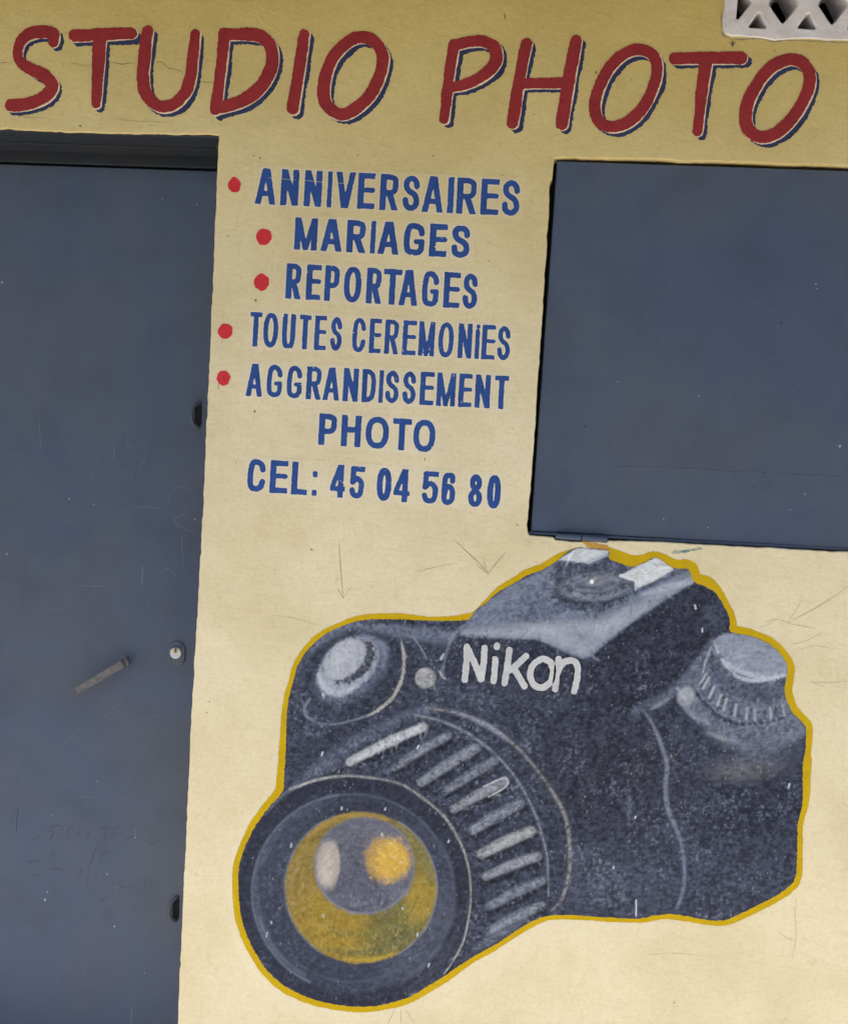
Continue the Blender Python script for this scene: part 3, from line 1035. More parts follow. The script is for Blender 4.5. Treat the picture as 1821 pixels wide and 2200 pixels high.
letters = [
    [T('A', [(322, 252), (322, 205), (270, 190), (190, 200), (130, 243), (107, 310), (118, 365), (180, 412), (255, 447), (308, 490), (312, 532), (272, 580), (200, 614), (120, 630), (68, 632)],
       [64, 70, 74, 74, 66, 60, 62, 72, 78, 78, 78, 80, 78, 78, 78])],
    [T('A', [(450, 213), (620, 207), (792, 197)], [76, 74, 72]), T('A', [(600, 220), (590, 420), (580, 625)], [82, 74, 56])],
    [T('A', [(888, 188), (868, 350), (862, 480), (880, 565), (930, 622), (985, 642), (1055, 620), (1118, 550), (1145, 470), (1160, 350), (1177, 203)],
       [70, 74, 72, 74, 74, 74, 74, 72, 74, 68, 62])],
    [T('A', [(1350, 200), (1333, 400), (1298, 660)], [70, 66, 70]),
     T('A', [(1350, 205), (1480, 205), (1570, 217), (1628, 280), (1638, 370), (1610, 460), (1540, 550), (1440, 612), (1300, 655)], [74, 76, 78, 80, 78, 78, 80, 80, 70])],
    [T('B', [(150, 205), (122, 400), (82, 655)], [66, 70, 74])],
    [OO('B', [(480, 222), (400, 260), (320, 350), (275, 470), (268, 580), (300, 650), (370, 688), (450, 660), (530, 590), (590, 490), (622, 380), (615, 310), (560, 240)], 74)],
    [T('B', [(1052, 268), (1022, 450), (992, 715)], [66, 66, 62]),
     T('B', [(1052, 275), (1130, 252), (1220, 247), (1290, 280), (1305, 345), (1275, 410), (1200, 470), (1110, 508), (1030, 525)], [66, 68, 70, 76, 78, 74, 70, 68, 60])],
    [T('B', [(1487, 262), (1447, 450), (1405, 740)], [68, 70, 70]), T('B', [(1450, 502), (1740, 498)], [66, 66]), T('C', [(102, 245), (68, 430), (17, 745)], [72, 76, 72])],
    [OO('C', [(450, 300), (360, 345), (280, 440), (230, 560), (217, 660), (245, 730), (320, 763), (420, 730), (500, 650), (560, 540), (588, 430), (578, 350), (520, 305)], 70)],
    [T('C', [(695, 350), (890, 347), (1095, 347)], [72, 74, 76]), T('C', [(885, 365), (857, 560), (832, 788)], [76, 70, 58])],
    [OO('C', [(1370, 358), (1280, 400), (1200, 490), (1142, 600), (1120, 700), (1142, 780), (1215, 823), (1310, 795), (1400, 710), (1470, 600), (1505, 490), (1490, 410), (1440, 365)], 75)],
]
CH = 'STUDIOPHOTO'
for n, (ch, strokes) in enumerate(zip(CH, letters)):
    allp = np.concatenate(strokes)
    bb = (allp[:, 0].min() - 22, allp[:, 1].min() - 22, allp[:, 0].max() + 34, allp[:, 1].max() + 34)

    def base(X, Y, s=strokes):
        return np.minimum.reduce([stroke_sdf(X, Y, q, q[:, 2]) for q in s])

    def rough(X, Y, sd, amp):
        return amp * ((vn(X, Y, 3.4, sd) - 0.5) * 1.5 + (vn(X, Y, 23, sd + 1) - 0.5) * 1.7)
    red = field_mesh('letter', lambda X, Y: base(X, Y) + rough(X, Y, 2, 1.4), bb, 1.6, 3 + n * .04, M_red, title)
    red['label'] = 'red brushed letter ' + ch
    sx, sy = 9.6 + 1.6 * (vn(n * 50, 0, 31, 4) - .5), 9.8 + 2.0 * (vn(n * 50, 9, 31, 5) - .5)
    field_mesh('letter_edge', lambda X, Y: base(X - 2.0, Y - 1.8) + rough(X, Y, 6, 0.7) - 0.3, bb, 1.6, 2 + n * .04, M_pale, red)
    field_mesh('letter_shadow', lambda X, Y: base(X - sx, Y - sy) + rough(X, Y, 9, 2.2) + 0.8, bb, 1.6, 1 + n * .04, M_navy, red)

# ------------------------------------------------------------------ list of services, blue stencilled capitals
slist = empty('service_list', 'list of services and phone number in blue stencilled capitals with red dots', 'sign', P(820, 730))


def glyph(ch, w, h, t):
    """strokes [(points, half width)] in a box w x h, y up; ends run past the box and are clipped"""
    l, r, b, tp, m = t, w - t, t, h - t, h / 2
    x = 12
    if ch == 'A':
        return [([(t * .95, 0), (w * .5 - t * .25, h)], t * .95), ([(w - t * .95, 0), (w * .5 + t * .25, h)], t * .95), ([(w * .27, h * .30), (w * .73, h * .30)], t * .82)]
    if ch == 'N':
        return [([(l, -x), (l, h + x)], t), ([(r, -x), (r, h + x)], t), ([(l, h - t * .3), (r, t * .3)], t * .95)]
    if ch == 'I':
        return [([(w / 2, -x), (w / 2, h + x)], w / 2)]
    if ch == 'i':
        return [([(w / 2, -x), (w / 2, h * .80)], w / 2), ([(w / 2 + 1, h * .93), (w / 2 + 1, h + x)], w * .42)]
    if ch == 'V':
        return [([(t * .95, h), (w * .5 - t * .2, 0)], t * .95), ([(w - t * .95, h), (w * .5 + t * .2, 0)], t * .95)]
    if ch == 'E':
        return [([(l, -x), (l, h + x)], t), ([(l, tp + .1 * t), (w + x, tp + .1 * t)], t * .88), ([(l, h * .53), (w * .86, h * .53)], t * .80), ([(l, b), (w + x, b)], t * .88)]
    if ch == 'L':
        return [([(l, -x), (l, h + x)], t), ([(l, b), (w + x, b)], t * .9)]
    if ch == 'T':
        return [([(w / 2, -x), (w / 2, h)], t), ([(-x, tp), (w + x, tp)], t * .92)]
    if ch == 'H':
        return [([(l, -x), (l, h + x)], t), ([(r, -x), (r, h + x)], t), ([(l, h * .54), (r, h * .54)], t * .9)]
    if ch == 'M':
        return [([(l, -x), (l, h + x)], t * .92), ([(r, -x), (r, h + x)], t * .92), ([(l * 1.1, h), (w / 2, t * .2)], t * .78), ([(w - l * 1.1, h), (w / 2, t * .2)], t * .78)]
    if ch in 'PR':
        lo = .44 if ch == 'P' else .48
        bowl = [(l, tp + .1 * t), (w * .55, tp + .1 * t)] + [tuple(q) for q in cr([(w * .60, tp), (r - t * .25, h * .86), (r - t * .05, h * (1 + lo) / 2), (r - t * .3, h * (lo + .07)), (w * .58, h * lo)], 4)] + [(l, h * lo)]
        s = [([(l, -x), (l, h + x)], t), (bowl, t * .88)]
        if ch == 'R':
            s.append(([(w * .52, h * .46), (w - t * .95, 0)], t * .98))
        return s
    if ch == 'D':
        return [([(l, -x), (l, h + x)], t), ([(l, tp + .1 * t), (w * .42, tp + .1 * t)] + [tuple(q) for q in cr([(w * .5, tp), (r - t * .35, h * .80), (r, h * .5), (r - t * .35, h * .20), (w * .5, b)], 4)] + [(l, b)], t * .9)]
    if ch in 'O0':
        q = [(w / 2 + (w / 2 - t) * math.copysign(abs(math.cos(a)) ** .86, math.cos(a)), h / 2 + (h / 2 - t * .9) * math.copysign(abs(math.sin(a)) ** .86, math.sin(a))) for a in np.linspace(0, 2 * math.pi, 29)]
        return [(q, t * .95)]
    if ch == 'U':
        return [([(l, h + x)] + [tuple(q) for q in cr([(l, h * .42), (l + t * .1, h * .24), (w * .3, t * 1.15), (w / 2, t * .9), (w * .7, t * 1.15), (r - t * .1, h * .24), (r, h * .42)], 4)] + [(r, h + x)], t)]
    if ch in 'CG':
        arc = [(r - t * .05, h * .69), (r - t * .5, h * .83), (w * .52, tp), (w * .26, h * .86), (l, h * .52), (w * .22, h * .16), (w * .52, b)]
        arc += [(r - t * .5, h * .17), (r, h * .32)] if ch == 'C' else [(w * .74, h * .12), (r, h * .22)]
        s = [([tuple(q) for q in cr(arc, 5)], t * .92)]
        if ch == 'G':
            s += [([(r, h * .20), (r, h * .43)], t * .9), ([(w * .60, h * .43), (r, h * .43)], t * .75)]
        return s
    if ch == 'S':
        return [([tuple(q) for q in cr([(r - t * .1, h * .70), (r - t * .45, h * .83), (w * .5, tp), (l + t * .35, h * .84), (l + t * .15, h * .70), (w * .34, h * .57), (w * .68, h * .46),
                                        (r - t * .05, h * .31), (r - t * .4, h * .16), (w * .5, b), (l + t * .35, h * .16), (l, h * .31)], 5)], t * .92)]
    if ch == '4':
        return [([(w * .70, -x), (w * .70, h + x)], t * .9), ([(w * .66, h), (t * .6, h * .28)], t * .78), ([(t * .3, h * .27), (w + x, h * .27)], t * .8)]
    if ch == '5':
        return [([(w * .2, tp), (w * .93, tp)], t * .85), ([(w * .24, tp), (l * .95, h * .50)], t * .85),
                ([tuple(q) for q in cr([(l, h * .50), (w * .5, h * .62), (r - t * .1, h * .50), (r, h * .33), (r - t * .4, h * .15), (w * .48, b), (l + t * .3, h * .14), (l - t * .1, h * .26)], 5)], t * .88)]
    if ch == '6':
        return [([tuple(q) for q in cr([(r - t * .2, h * .74), (w * .72, h * .89), (w * .5, tp), (w * .28, h * .86), (l + t * .05, h * .58), (l, h * .36), (w * .28, h * .13), (w * .52, b),
                                        (r - t * .3, h * .16), (r, h * .33), (r - t * .3, h * .49), (w * .52, h * .57), (w * .3, h * .48), (l + .2 * t, h * .36)], 5)], t * .86)]
    if ch == '8':
        e1 = [(w / 2 + (w * .44 - t) * math.cos(a), h * .74 + (h * .26 - t * .9) * math.sin(a)) for a in np.linspace(0, 2 * math.pi, 21)]
        e2 = [(w / 2 + (w * .5 - t) * math.cos(a), h * .275 + (h * .275 - t * .9) * math.sin(a)) for a in np.linspace(0, 2 * math.pi, 21)]
        return [(e1, t * .86), (e2, t * .88)]
    if ch == ':':
        return [([(w / 2 - 2, h * .09), (w / 2 + 2, h * .09)], t * .0 + 6.2), ([(w / 2 - 2, h * .66), (w / 2 + 2, h * .66)], 6.2)]
    return []


K = .41427
rows = [
    ('T1', 'ANNIVERSAIRES', [(260, 372), (392, 490), (513, 610), (632, 662), (675, 782), (790, 885), (905, 1007), (1022, 1118), (1125, 1240), (1256, 1293), (1303, 1412), (1428, 1528), (1537, 1637)],
     (315, 76, 1590, 136), (315, 262, 1590, 323)),
    ('T1', 'MARIAGES', [(462, 587), (600, 715), (733, 837), (857, 887), (895, 1010), (1027, 1143), (1162, 1258), (1275, 1378)], (480, 331, 1330, 370), (480, 497, 1330, 541)),
    ('T1', 'REPORTAGES', [(418, 503), (523, 605), (618, 703), (717, 815), (835, 920), (922, 1022), (1005, 1107), (1122, 1217), (1235, 1325), (1333, 1418)], (460, 570, 1375, 620), (460, 753, 1375, 806)),
    ('T1', 'TOUTESCEREMONiES', [(230, 297), (300, 383), (398, 472), (487, 552), (566, 632), (648, 715), (762, 838), (850, 917), (930, 1008), (1022, 1098), (1105, 1195), (1207, 1293), (1310, 1387), (1398, 1424), (1433, 1508), (1513, 1587)],
     (262, 822, 1550, 893), (262, 1000, 1550, 1072)),
    ('T2', 'AGGRANDISSEMENT', [(213, 302), (318, 405), (422, 507), (524, 607), (611, 702), (715, 798), (812, 890), (900, 924), (933, 1010), (1022, 1098), (1113, 1190), (1198, 1303), (1313, 1387), (1398, 1482), (1498, 1575)],
     (260, 52, 1535, 113), (260, 221, 1535, 286)),
    ('T2', 'PHOTO', [(588, 687), (705, 812), (830, 957), (970, 1072), (1077, 1198)], (640, 312, 1137, 343), (640, 474, 1137, 508)),
    ('T2', 'CEL:4504' + '5680', [(218, 318), (335, 432), (447, 535), (555, 585), (648, 730), (748, 830), (888, 970), (977, 1065), (1123, 1213), (1222, 1303), (1362, 1443), (1460, 1537)],
     (268, 546, 1497, 631), (268, 716, 1497, 802)),
]
LBL = ['ANNIVERSAIRES', 'MARIAGES', 'REPORTAGES', 'TOUTES CEREMONIES', 'AGGRANDISSEMENT', 'PHOTO', 'CEL: 45 04 56 80']
SH = 0.055
for ri, (zone, text, xs, tl, bl) in enumerate(rows):
    oy = 330 if zone == 'T1' else 760
    cx = lambda v: 440 + v * K
    cy = lambda v: oy + v * K
    mb = (bl[3] - bl[1]) / (bl[2] - bl[0])
    base_y = lambda X: cy(bl[1]) + mb * (X - cx(bl[0]))
    hts = lambda X: (cy(bl[1]) - cy(tl[1])) + ((cy(bl[3]) - cy(tl[3])) - (cy(bl[1]) - cy(tl[1]))) * (X - cx(bl[0])) / (cx(bl[2]) - cx(bl[0]))
    x0, x1 = cx(xs[0][0]) - 7, cx(xs[-1][1]) + 7

    def pf(X, Y):
        hgt = hts(X)
        v = base_y(X) - Y
        f = np.maximum(np.maximum(-6 - v, v - hgt - 7), np.maximum(x0 - X + .05 * v, X - x1 - .05 * v))
        return f + 3.0 * (vn(X, Y, 9, ri) - .5) + 2.2 * (vn(X, Y, 3.0, ri + 4) - .5)
    yy = [base_y(x0), base_y(x1)]
    patch = field_mesh('text_line', pf, (x0 - 10, min(yy) - hts(x0) - 16, x1 + 10, max(yy) + 14), 3.0, 1, M_patch, slist)
    patch['label'] = 'blue stencilled line reading ' + LBL[ri]
    for gi, (ch, (a, b_)) in enumerate(zip(text, xs)):
        xa, xb = cx(a) - 0.6, cx(b_) + 0.8
        xm = (xa + xb) / 2
        h = hts(xm)
        w = (xb - xa) - SH * h
        t = (6.5, 6.8, 6.2, 5.1, 5.4, 6.4, 6.4)[ri]
        if ch in 'Ii':
            w = max(w, 9.0)
        st = glyph(ch, w, h, t)
        sd = ri * 31 + gi

        def gf(X, Y, st=st, xa=xa, w=w, h=h, sd=sd):
            v = base_y(X) - Y
            uu = X - xa - SH * v
            f = np.full(X.shape, 1e9)
            for pts, hw_ in st:
                f = np.minimum(f, stroke_sdf(uu, v, pts, hw_))
            f = np.maximum(f, np.maximum(np.maximum(-uu, uu - w), np.maximum(-v, v - h)))
            f = f + 1.0 * (vn(X, Y, 3.0, sd) - .5) + 0.5 * (vn(X, Y, 8.5, sd + 2) - .5) - 0.25
            # small gaps where the stencil lifted the paint
            wear = vn(X, Y, 4.6, sd + 7)
            return np.where(wear > 0.94, np.maximum(f, 25 * (wear - 0.94)), f)
        field_mesh('letter_edge', lambda X, Y: gf(X, Y) - 2.3, (xa - 6, base_y(xm) - h - 10, xb + 6, base_y(xm) + 10), 2.0, 1.4 + .04 * (gi % 5), M_edge, patch)
        field_mesh('letter', gf, (xa - 4, base_y(xm) - h - 8, xb + 4, base_y(xm) + 8), 1.5, 2, M_blue, patch)

for bx, by, ra, rb in ((440 + 153 * K, 330 + 162 * K, 13.6, 16.2), (440 + 306 * K, 330 + 430 * K, 17.2, 17.6), (440 + 294 * K, 330 + 667 * K, 16.4, 18.0),
                       (440 + 106 * K, 330 + 920 * K, 16.0, 16.6), (440 + 97 * K, 760 + 124 * K, 14.2, 16.4)):
    field_mesh('bullet_dot', lambda X, Y: ell_sdf(X, Y, bx, by, ra, rb) + 2.6 * (vn(X, Y, 7, int(by)) - .5) + 1.4 * (vn(X, Y, 3, int(by)) - .5),
               (bx - 24, by - 24, bx + 24, by + 24), 1.5, 2, M_dot, slist)
ribbon('drip', [(470.5, 817), (468.5, 836)], 2.6, M_soot, slist, 0, 3)
ribbon('drip', [(479.5, 808), (483, 816)], 5.0, simple_mat('dark_red_run', (0.16, 0.03, 0.03), 0.7), slist, 0, 3)

for L_ in ([(395, 130), (470, 135)], [(520, 138), (612, 148)], [(660, 150), (745, 156)], [(330, 124), (345, 126)]):
    ribbon('scratch', [(440 + x * K, 330 + y * K) for x, y in L_], 1.5, M_edge, slist, 0, 2.3)

# ------------------------------------------------------------------ camera picture
mural = empty('camera_mural', 'painted picture of a black reflex camera outlined in mustard yellow', 'mural', P(1120, 1680))

SIL = [(512, 1896), (519, 1975), (544, 2039), (583, 2096), (633, 2131), (694, 2153), (765, 2163), (819, 2160), (879, 2142), (926, 2114), (954, 2098), (1008, 2060),
       (1071, 2025), (1132, 1985), (1189, 1966), (1283, 1970), (1368, 1974), (1411, 1966), (1453, 1965), (1520, 1977), (1557, 1977), (1595, 1961), (1661, 1928), (1694, 1904),
       (1709, 1881), (1712, 1815), (1714, 1767), (1724, 1720), (1723, 1650), (1729, 1613), (1731, 1567), (1721, 1551), (1698, 1526), (1685, 1490), (1685, 1474), (1690, 1443),
       (1689, 1428), (1675, 1405), (1648, 1382), (1609, 1366), (1569, 1358), (1567, 1331), (1555, 1304), (1536, 1274), (1513, 1260), (1490, 1250), (1478, 1223), (1447, 1221),
       (1409, 1198), (1382, 1210), (1355, 1218), (1331, 1210), (1308, 1200), (1306, 1183), (1266, 1179), (1246, 1177), (1223, 1183), (1200, 1202), (1165, 1225), (1133, 1236),
       (1097, 1257), (1072, 1271), (1047, 1293), (1019, 1314), (1004, 1332), (937, 1334), (865, 1331), (794, 1331), (758, 1337), (723, 1350), (687, 1371), (658, 1400),
       (639, 1432), (628, 1471), (619, 1507), (615, 1560), (614, 1614), (610, 1668), (607, 1702), (580, 1732), (551, 1771), (530, 1811), (516, 1850)]
OW = [14, 14, 14, 14, 14, 13, 13, 12, 14, 15, 14, 13,
      12, 12, 11, 10, 10, 11, 12, 11, 12, 14, 14, 15,
      13, 12, 12, 14, 20, 14, 15, 16, 16, 18, 18, 17,
      15, 15, 15, 15, 18, 14, 14, 16, 24, 20, 20, 20,
      14, 20, 26, 26, 24, 8, 1, 1, 3, 12, 14, 14,
      12, 10, 7, 2, 14, 9, 13, 12, 10, 10, 11, 11,
      11, 11, 12, 13, 16, 17, 18, 15, 14, 13, 13]
silp = cr([(x, y, w) for (x, y), w in zip(SIL, OW)], 5, closed=True)
sil_poly = silp[:, :2]

# --- painter on a pixel grid (the picture's own paint, albedo)
GX0, GY0, GX1, GY1, GS = 490.0, 1160.0, 1760.0, 2190.0, 2.0
GNX, GNY = int((GX1 - GX0) / GS) + 1, int((GY1 - GY0) / GS) + 1
GX, GY = np.meshgrid(GX0 + np.arange(GNX) * GS, GY0 + np.arange(GNY) * GS)
IMG = np.zeros((GNY, GNX, 3))
N3, N6, N12, N40 = vn(GX, GY, 3.3, 1), vn(GX, GY, 6.5, 2), vn(GX, GY, 13, 3), vn(GX, GY, 46, 4)
NSTR = vn(GX + GY * .35, GY * 3.4, 11, 5)


SILF = poly_sdf(GX, GY, sil_poly[::2])


def sil_f(X, Y):
    fx = np.clip((X - GX0) / GS, 0, GNX - 1.001)
    fy = np.clip((Y - GY0) / GS, 0, GNY - 1.001)
    i, j = fx.astype(int), fy.astype(int)
    a, b = fx - i, fy - j
    return (SILF[j, i] * (1 - a) + SILF[j, i + 1] * a) * (1 - b) + (SILF[j + 1, i] * (1 - a) + SILF[j + 1, i + 1] * a) * b


def win(x0, y0, x1, y1):
    i0, i1 = max(0, int((x0 - GX0) / GS)), min(GNX, int((x1 - GX0) / GS) + 2)
    j0, j1 = max(0, int((y0 - GY0) / GS)), min(GNY, int((y1 - GY0) / GS) + 2)
    return slice(j0, j1), slice(i0, i1)


CLIP = np.ones((GNY, GNX))


def clip_to(f=None, soft=4.0):
    """keep the next strokes inside a shape"""
    CLIP[:] = 1.0 if f is None else edge(f + fuzz((slice(None), slice(None)), 3.0), soft)


def put(sl, a, col):
    c = np.asarray(col, float)
    a = a * CLIP[sl]
    IMG[sl] = IMG[sl] * (1 - a[..., None]) + c * a[..., None]


def edge(f, soft):
    t = np.clip(0.5 - f / max(soft, 0.5), 0, 1)
    return t * t * (3 - 2 * t)


def fuzz(sl, amt):
    return amt * ((N3[sl] - .5) * 1.2 + (N6[sl] - .5) * 1.0)


def b_fill(poly, col, op=1.0, soft=4.0, fz=3.0, smooth=False):
    p = cr(poly, 5, closed=True) if smooth else np.array(poly, float)
    m = soft + fz + 4
    sl = win(p[:, 0].min() - m, p[:, 1].min() - m, p[:, 0].max() + m, p[:, 1].max() + m)
    f = poly_sdf(GX[sl], GY[sl], p) + fuzz(sl, fz)
    put(sl, op * edge(f, soft), col)


def b_ell(cx, cy, a, b, ang, col, op=1.0, soft=4.0, fz=3.0):
    m = max(a, b) + soft + fz + 4
    sl = win(cx - m, cy - m, cx + m, cy + m)
    f = ell_sdf(GX[sl], GY[sl], cx, cy, a, b, ang) + fuzz(sl, fz)
    put(sl, op * edge(f, soft), col)


def b_ring(cx, cy, a, b, ang, w, col, op=1.0, soft=3.0, fz=2.0, a0=0, a1=360):
    pts = []
    for k_ in range(49):
        q = math.radians(a0 + (a1 - a0) * k_ / 48)
        u_, v_ = a * math.cos(q), b * math.sin(q)
        c_, s_ = math.cos(math.radians(ang)), math.sin(math.radians(ang))
        pts.append((cx + u_ * c_ - v_ * s_, cy + u_ * s_ + v_ * c_))
    b_line(pts, w, col, op, soft, fz, smooth=False)


def b_line(pts, w, col, op=1.0, soft=3.0, fz=1.5, smooth=True, dry=0.0):
    if len(pts[0]) == 2:
        ws = [w] * len(pts) if np.isscalar(w) else w
        pts = [(x, y, ww) for (x, y), ww in zip(pts, ws)]
    p = cr(pts, 6) if smooth and len(pts) > 2 else np.array(pts, float)
    m = p[:, 2].max() + soft + fz + 4
    sl = win(p[:, 0].min() - m, p[:, 1].min() - m, p[:, 0].max() + m, p[:, 1].max() + m)
    if GX[sl].size == 0:
        return
    f = stroke_sdf(GX[sl], GY[sl], p, p[:, 2] / 2) + fuzz(sl, fz)
    a = op * edge(f, soft)
    if dry:
        a = a * (1 - dry + dry * np.clip((N3[sl] * .6 + N6[sl] * .4 - .36) * 4, 0, 1))
    put(sl, a, col)


c8 = lambda r, g_, b_: np.array(lin((r, g_, b_)))     # painter works in linear photo values, scaled at the end
DARK, MID, GREY, LIGHT = c8(41, 46, 61), c8(72, 80, 100), c8(108, 116, 133), c8(150, 156, 166)
PALE = c8(182, 184, 186)
z1 = lambda x, y: (580 + x * .35673, 1150 + y * .35673)
z2 = lambda x, y: (1150 + x * .38608, 1150 + y * .38608)
z3 = lambda x, y: (480 + x * .35673, 1600 + y * .35673)
z4 = lambda x, y: (1000 + x * .47238, 1550 + y * .47238)

IMG[:] = c8(47, 52, 68)
put((slice(None), slice(None)), .6 * np.clip((N40 - .45) * 2.5, 0, 1), c8(58, 64, 82))
# body: darker centre and far right, rubbed streaks
b_ell(1330, 1660, 150, 120, 20, c8(40, 43, 56), .6, 120, 10)
b_ell(1620, 1730, 95, 130, 0, c8(38, 43, 58), .7, 110, 10)
b_ell(1560, 1880, 150, 70, -12, c8(58, 64, 82), .55, 90, 10)
b_ell(1310, 1900, 110, 60, 0, c8(64, 70, 88), .5, 80, 10)
for x, y0, y1, o in ((1372, 1600, 1700, .30), (1350, 1710, 1770, .25), (1395, 1560, 1690, .25), (1290, 1840, 1910, .22), (1335, 1880, 1940, .2), (1300, 1560, 1700, .15), (1255, 1600, 1760, .15), (1451, 1550, 1690, .18)):
    b_line([(x, y0), (x - 4, (y0 + y1) / 2), (x - 2, y1)], [4, 14, 4], c8(96, 94, 98), o, 10, 4, dry=.7)
b_line([z4(742, 330), z4(745, 400), z4(742, 470)], [3, 9, 3], c8(80, 92, 118), .6, 8, 2)
# upper left shoulder
b_line([z1(330, 620), z1(450, 545), z1(650, 550), z1(850, 590), z1(1010, 605), z1(1100, 615)], [10, 18, 26, 26, 30, 22], c8(90, 99, 119), .8, 18, 6)
b_line([z1(250, 690), z1(350, 600), z1(460, 555)], [10, 22, 20], c8(84, 92, 112), .75, 16, 6)
b_line([z1(560, 525), z1(800, 525), z1(1100, 530)], 7, c8(40, 45, 58), .7, 8, 3)
b_line([z1(150, 860), z1(200, 760), z1(260, 690)], [8, 14, 12], c8(78, 86, 106), .55, 14, 5)
# shutter button
b_ell(*z1(490, 810), 88, 58, -40, c8(74, 83, 104), .9, 22, 6)
b_ell(*z1(470, 785), 77, 50, -42, c8(132, 139, 151), .95, 9, 5)
b_ell(*z1(492, 762), 58, 37, -42, c8(52, 57, 70), .95, 8, 5)
b_ell(*z1(448, 745), 54, 35, -42, c8(142, 147, 154), 1, 6, 3)
b_ell(*z1(430, 720), 34, 20, -42, c8(158, 162, 168), .6, 20, 3)
b_line([z1(290, 840), z1(330, 920), z1(420, 955), z1(520, 910)], [7, 12, 13, 8], c8(168, 174, 182), .6, 8, 3)
b_line([z1(560, 605), z1(640, 640), z1(690, 690), z1(680, 800)], [8, 14, 16, 9], c8(104, 114, 134), .7, 12, 4)
b_line([z1(790, 640), z1(806, 750), z1(792, 870), z1(730, 985), z1(640, 1060), z1(590, 1085)], [3, 6, 7, 7, 6, 3], c8(168, 166, 158), .85, 3, 2.5)
b_line([z1(590, 1085), z1(450, 1128), z1(320, 1138), z1(230, 1100), z1(205, 1050), z1(240, 985)], [4, 4, 4, 5, 6, 5], c8(112, 120, 136), .75, 4, 3)
b_line([z1(860, 610), z1(915, 690), z1(945, 750)], [2, 3, 2], c8(140, 146, 156), .6, 2, 1)
# little lamp
b_ell(*z1(935, 860), 22, 22, 0, c8(146, 147, 146), .95, 4, 3)
for q in range(6):
    b_line([z1(885, 830 + q * 18), z1(935, 850 + q * 15), z1(990, 820 + q * 15)], 2.2, c8(100, 102, 104), .6, 2, 1)

# prism: light top, dark flank
TOP = [(1004, 1333), (1019, 1314), (1047, 1293), (1097, 1257), (1165, 1225), (1200, 1200), (1240, 1178), (1306, 1183), (1331, 1210), (1382, 1210), (1409, 1196), (1447, 1220), (1480, 1220), (1492, 1252),
       (1436, 1285), (1397, 1312), (1351, 1343), (1312, 1374), (1280, 1402), (1262, 1416), (1227, 1409), (1189, 1389), (1151, 1374), (1079, 1372), (1010, 1372), (985, 1366), (992, 1345)]
b_fill(TOP, c8(92, 101, 121), 1, 8, 5)
clip_to(poly_sdf(GX, GY, TOP))
b_line([(1003, 1360), (1080, 1358), (1150, 1356), (1200, 1372), (1250, 1392)], [12, 26, 34, 36, 26], c8(138, 144, 155), .85, 26, 8)
b_line([(1250, 1392), (1300, 1360), (1360, 1318), (1420, 1276), (1485, 1243)], [34, 36, 30, 26, 20], c8(128, 135, 147), .85, 22, 8)
b_line([(1140, 1350), (1210, 1350), (1290, 1345), (1350, 1310)], [16, 30, 30, 14], c8(150, 155, 163), .55, 26, 8)
b_line([(1050, 1300), (1110, 1262), (1180, 1235)], [14, 24, 16], c8(104, 113, 132), .7, 24, 7)
b_ell(1160, 1310, 60, 22, -18, c8(80, 88, 108), .5, 40, 8)
# dial well and its rings
b_fill([z2(128, 150), z2(260, 160), z2(400, 112), z2(520, 175), z2(565, 270), z2(450, 385), z2(300, 420), z2(130, 390), z2(88, 290)], c8(62, 69, 87), .92, 16, 7, True)
b_ell(*z2(330, 292), 84, 36, -4, c8(46, 51, 65), .9, 8, 6)
b_ell(*z2(335, 285), 78, 31, -4, c8(112, 118, 131), .85, 8, 6)
b_ell(*z2(345, 275), 66, 24, -4, c8(70, 76, 92), .85, 8, 6)
b_ring(*z2(335, 270), 48, 15, -5, 6, c8(118, 122, 133), .6, 5, 4)
b_ell(*z2(330, 262), 24, 8, -6, c8(128, 132, 140), .5, 8, 4)
b_ell(*z2(313, 258), 4, 5, 0, c8(220, 220, 215), .9, 3, 2)
b_line([z2(130, 150), z2(220, 165), z2(300, 172)], 9, c8(60, 66, 82), .8, 8, 4)
# white blocks
b_fill([z2(128, 138), z2(190, 82), z2(250, 55), z2(412, 82), z2(402, 112), z2(300, 160), z2(250, 152)], c8(172, 175, 177), 1, 4, 3)
b_line([z2(290, 150), z2(400, 108)], 7, c8(130, 138, 148), .7, 6, 2)
b_fill([z2(468, 226), z2(600, 152), z2(672, 118), z2(772, 190), z2(650, 262), z2(560, 302), z2(552, 258)], c8(176, 179, 180), 1, 4, 3)
b_line([z2(470, 228), z2(550, 255), z2(558, 300)], 4, c8(196, 197, 196), .8, 4, 2)
b_line([z2(575, 305), z2(680, 260), z2(780, 205)], 9, c8(66, 73, 90), .85, 7, 3)
b_line([z2(780, 205), z2(840, 190)], 12, c8(86, 94, 112), .8, 8, 3)
b_line([z2(600, 330), z2(720, 290), z2(870, 262)], [8, 14, 10], c8(150, 156, 166), .7, 8, 4)
# dark flank of the prism
clip_to()
FL = [(1492, 1254), (1436, 1287), (1397, 1314), (1351, 1345), (1312, 1376), (1280, 1404), (1264, 1420), (1240, 1500), (1300, 1530), (1390, 1510), (1450, 1460), (1500, 1420), (1525, 1385), (1562, 1352), (1570, 1330), (1560, 1300), (1530, 1270)]
b_fill(FL, c8(40, 44, 58), .9, 14, 7)
b_ell(1535, 1320, 28, 30, 0, c8(62, 68, 86), .6, 30, 5)
b_line([z2(540, 985), z2(640, 935), z2(760, 870), z2(860, 780), z2(930, 680), z2(985, 590)], [8, 14, 18, 22, 20, 14], c8(84, 92, 110), .75, 12, 6)
b_line([z2(640, 970), z2(700, 935), z2(760, 900)], [4, 9, 4], c8(130, 136, 146), .6, 6, 3)
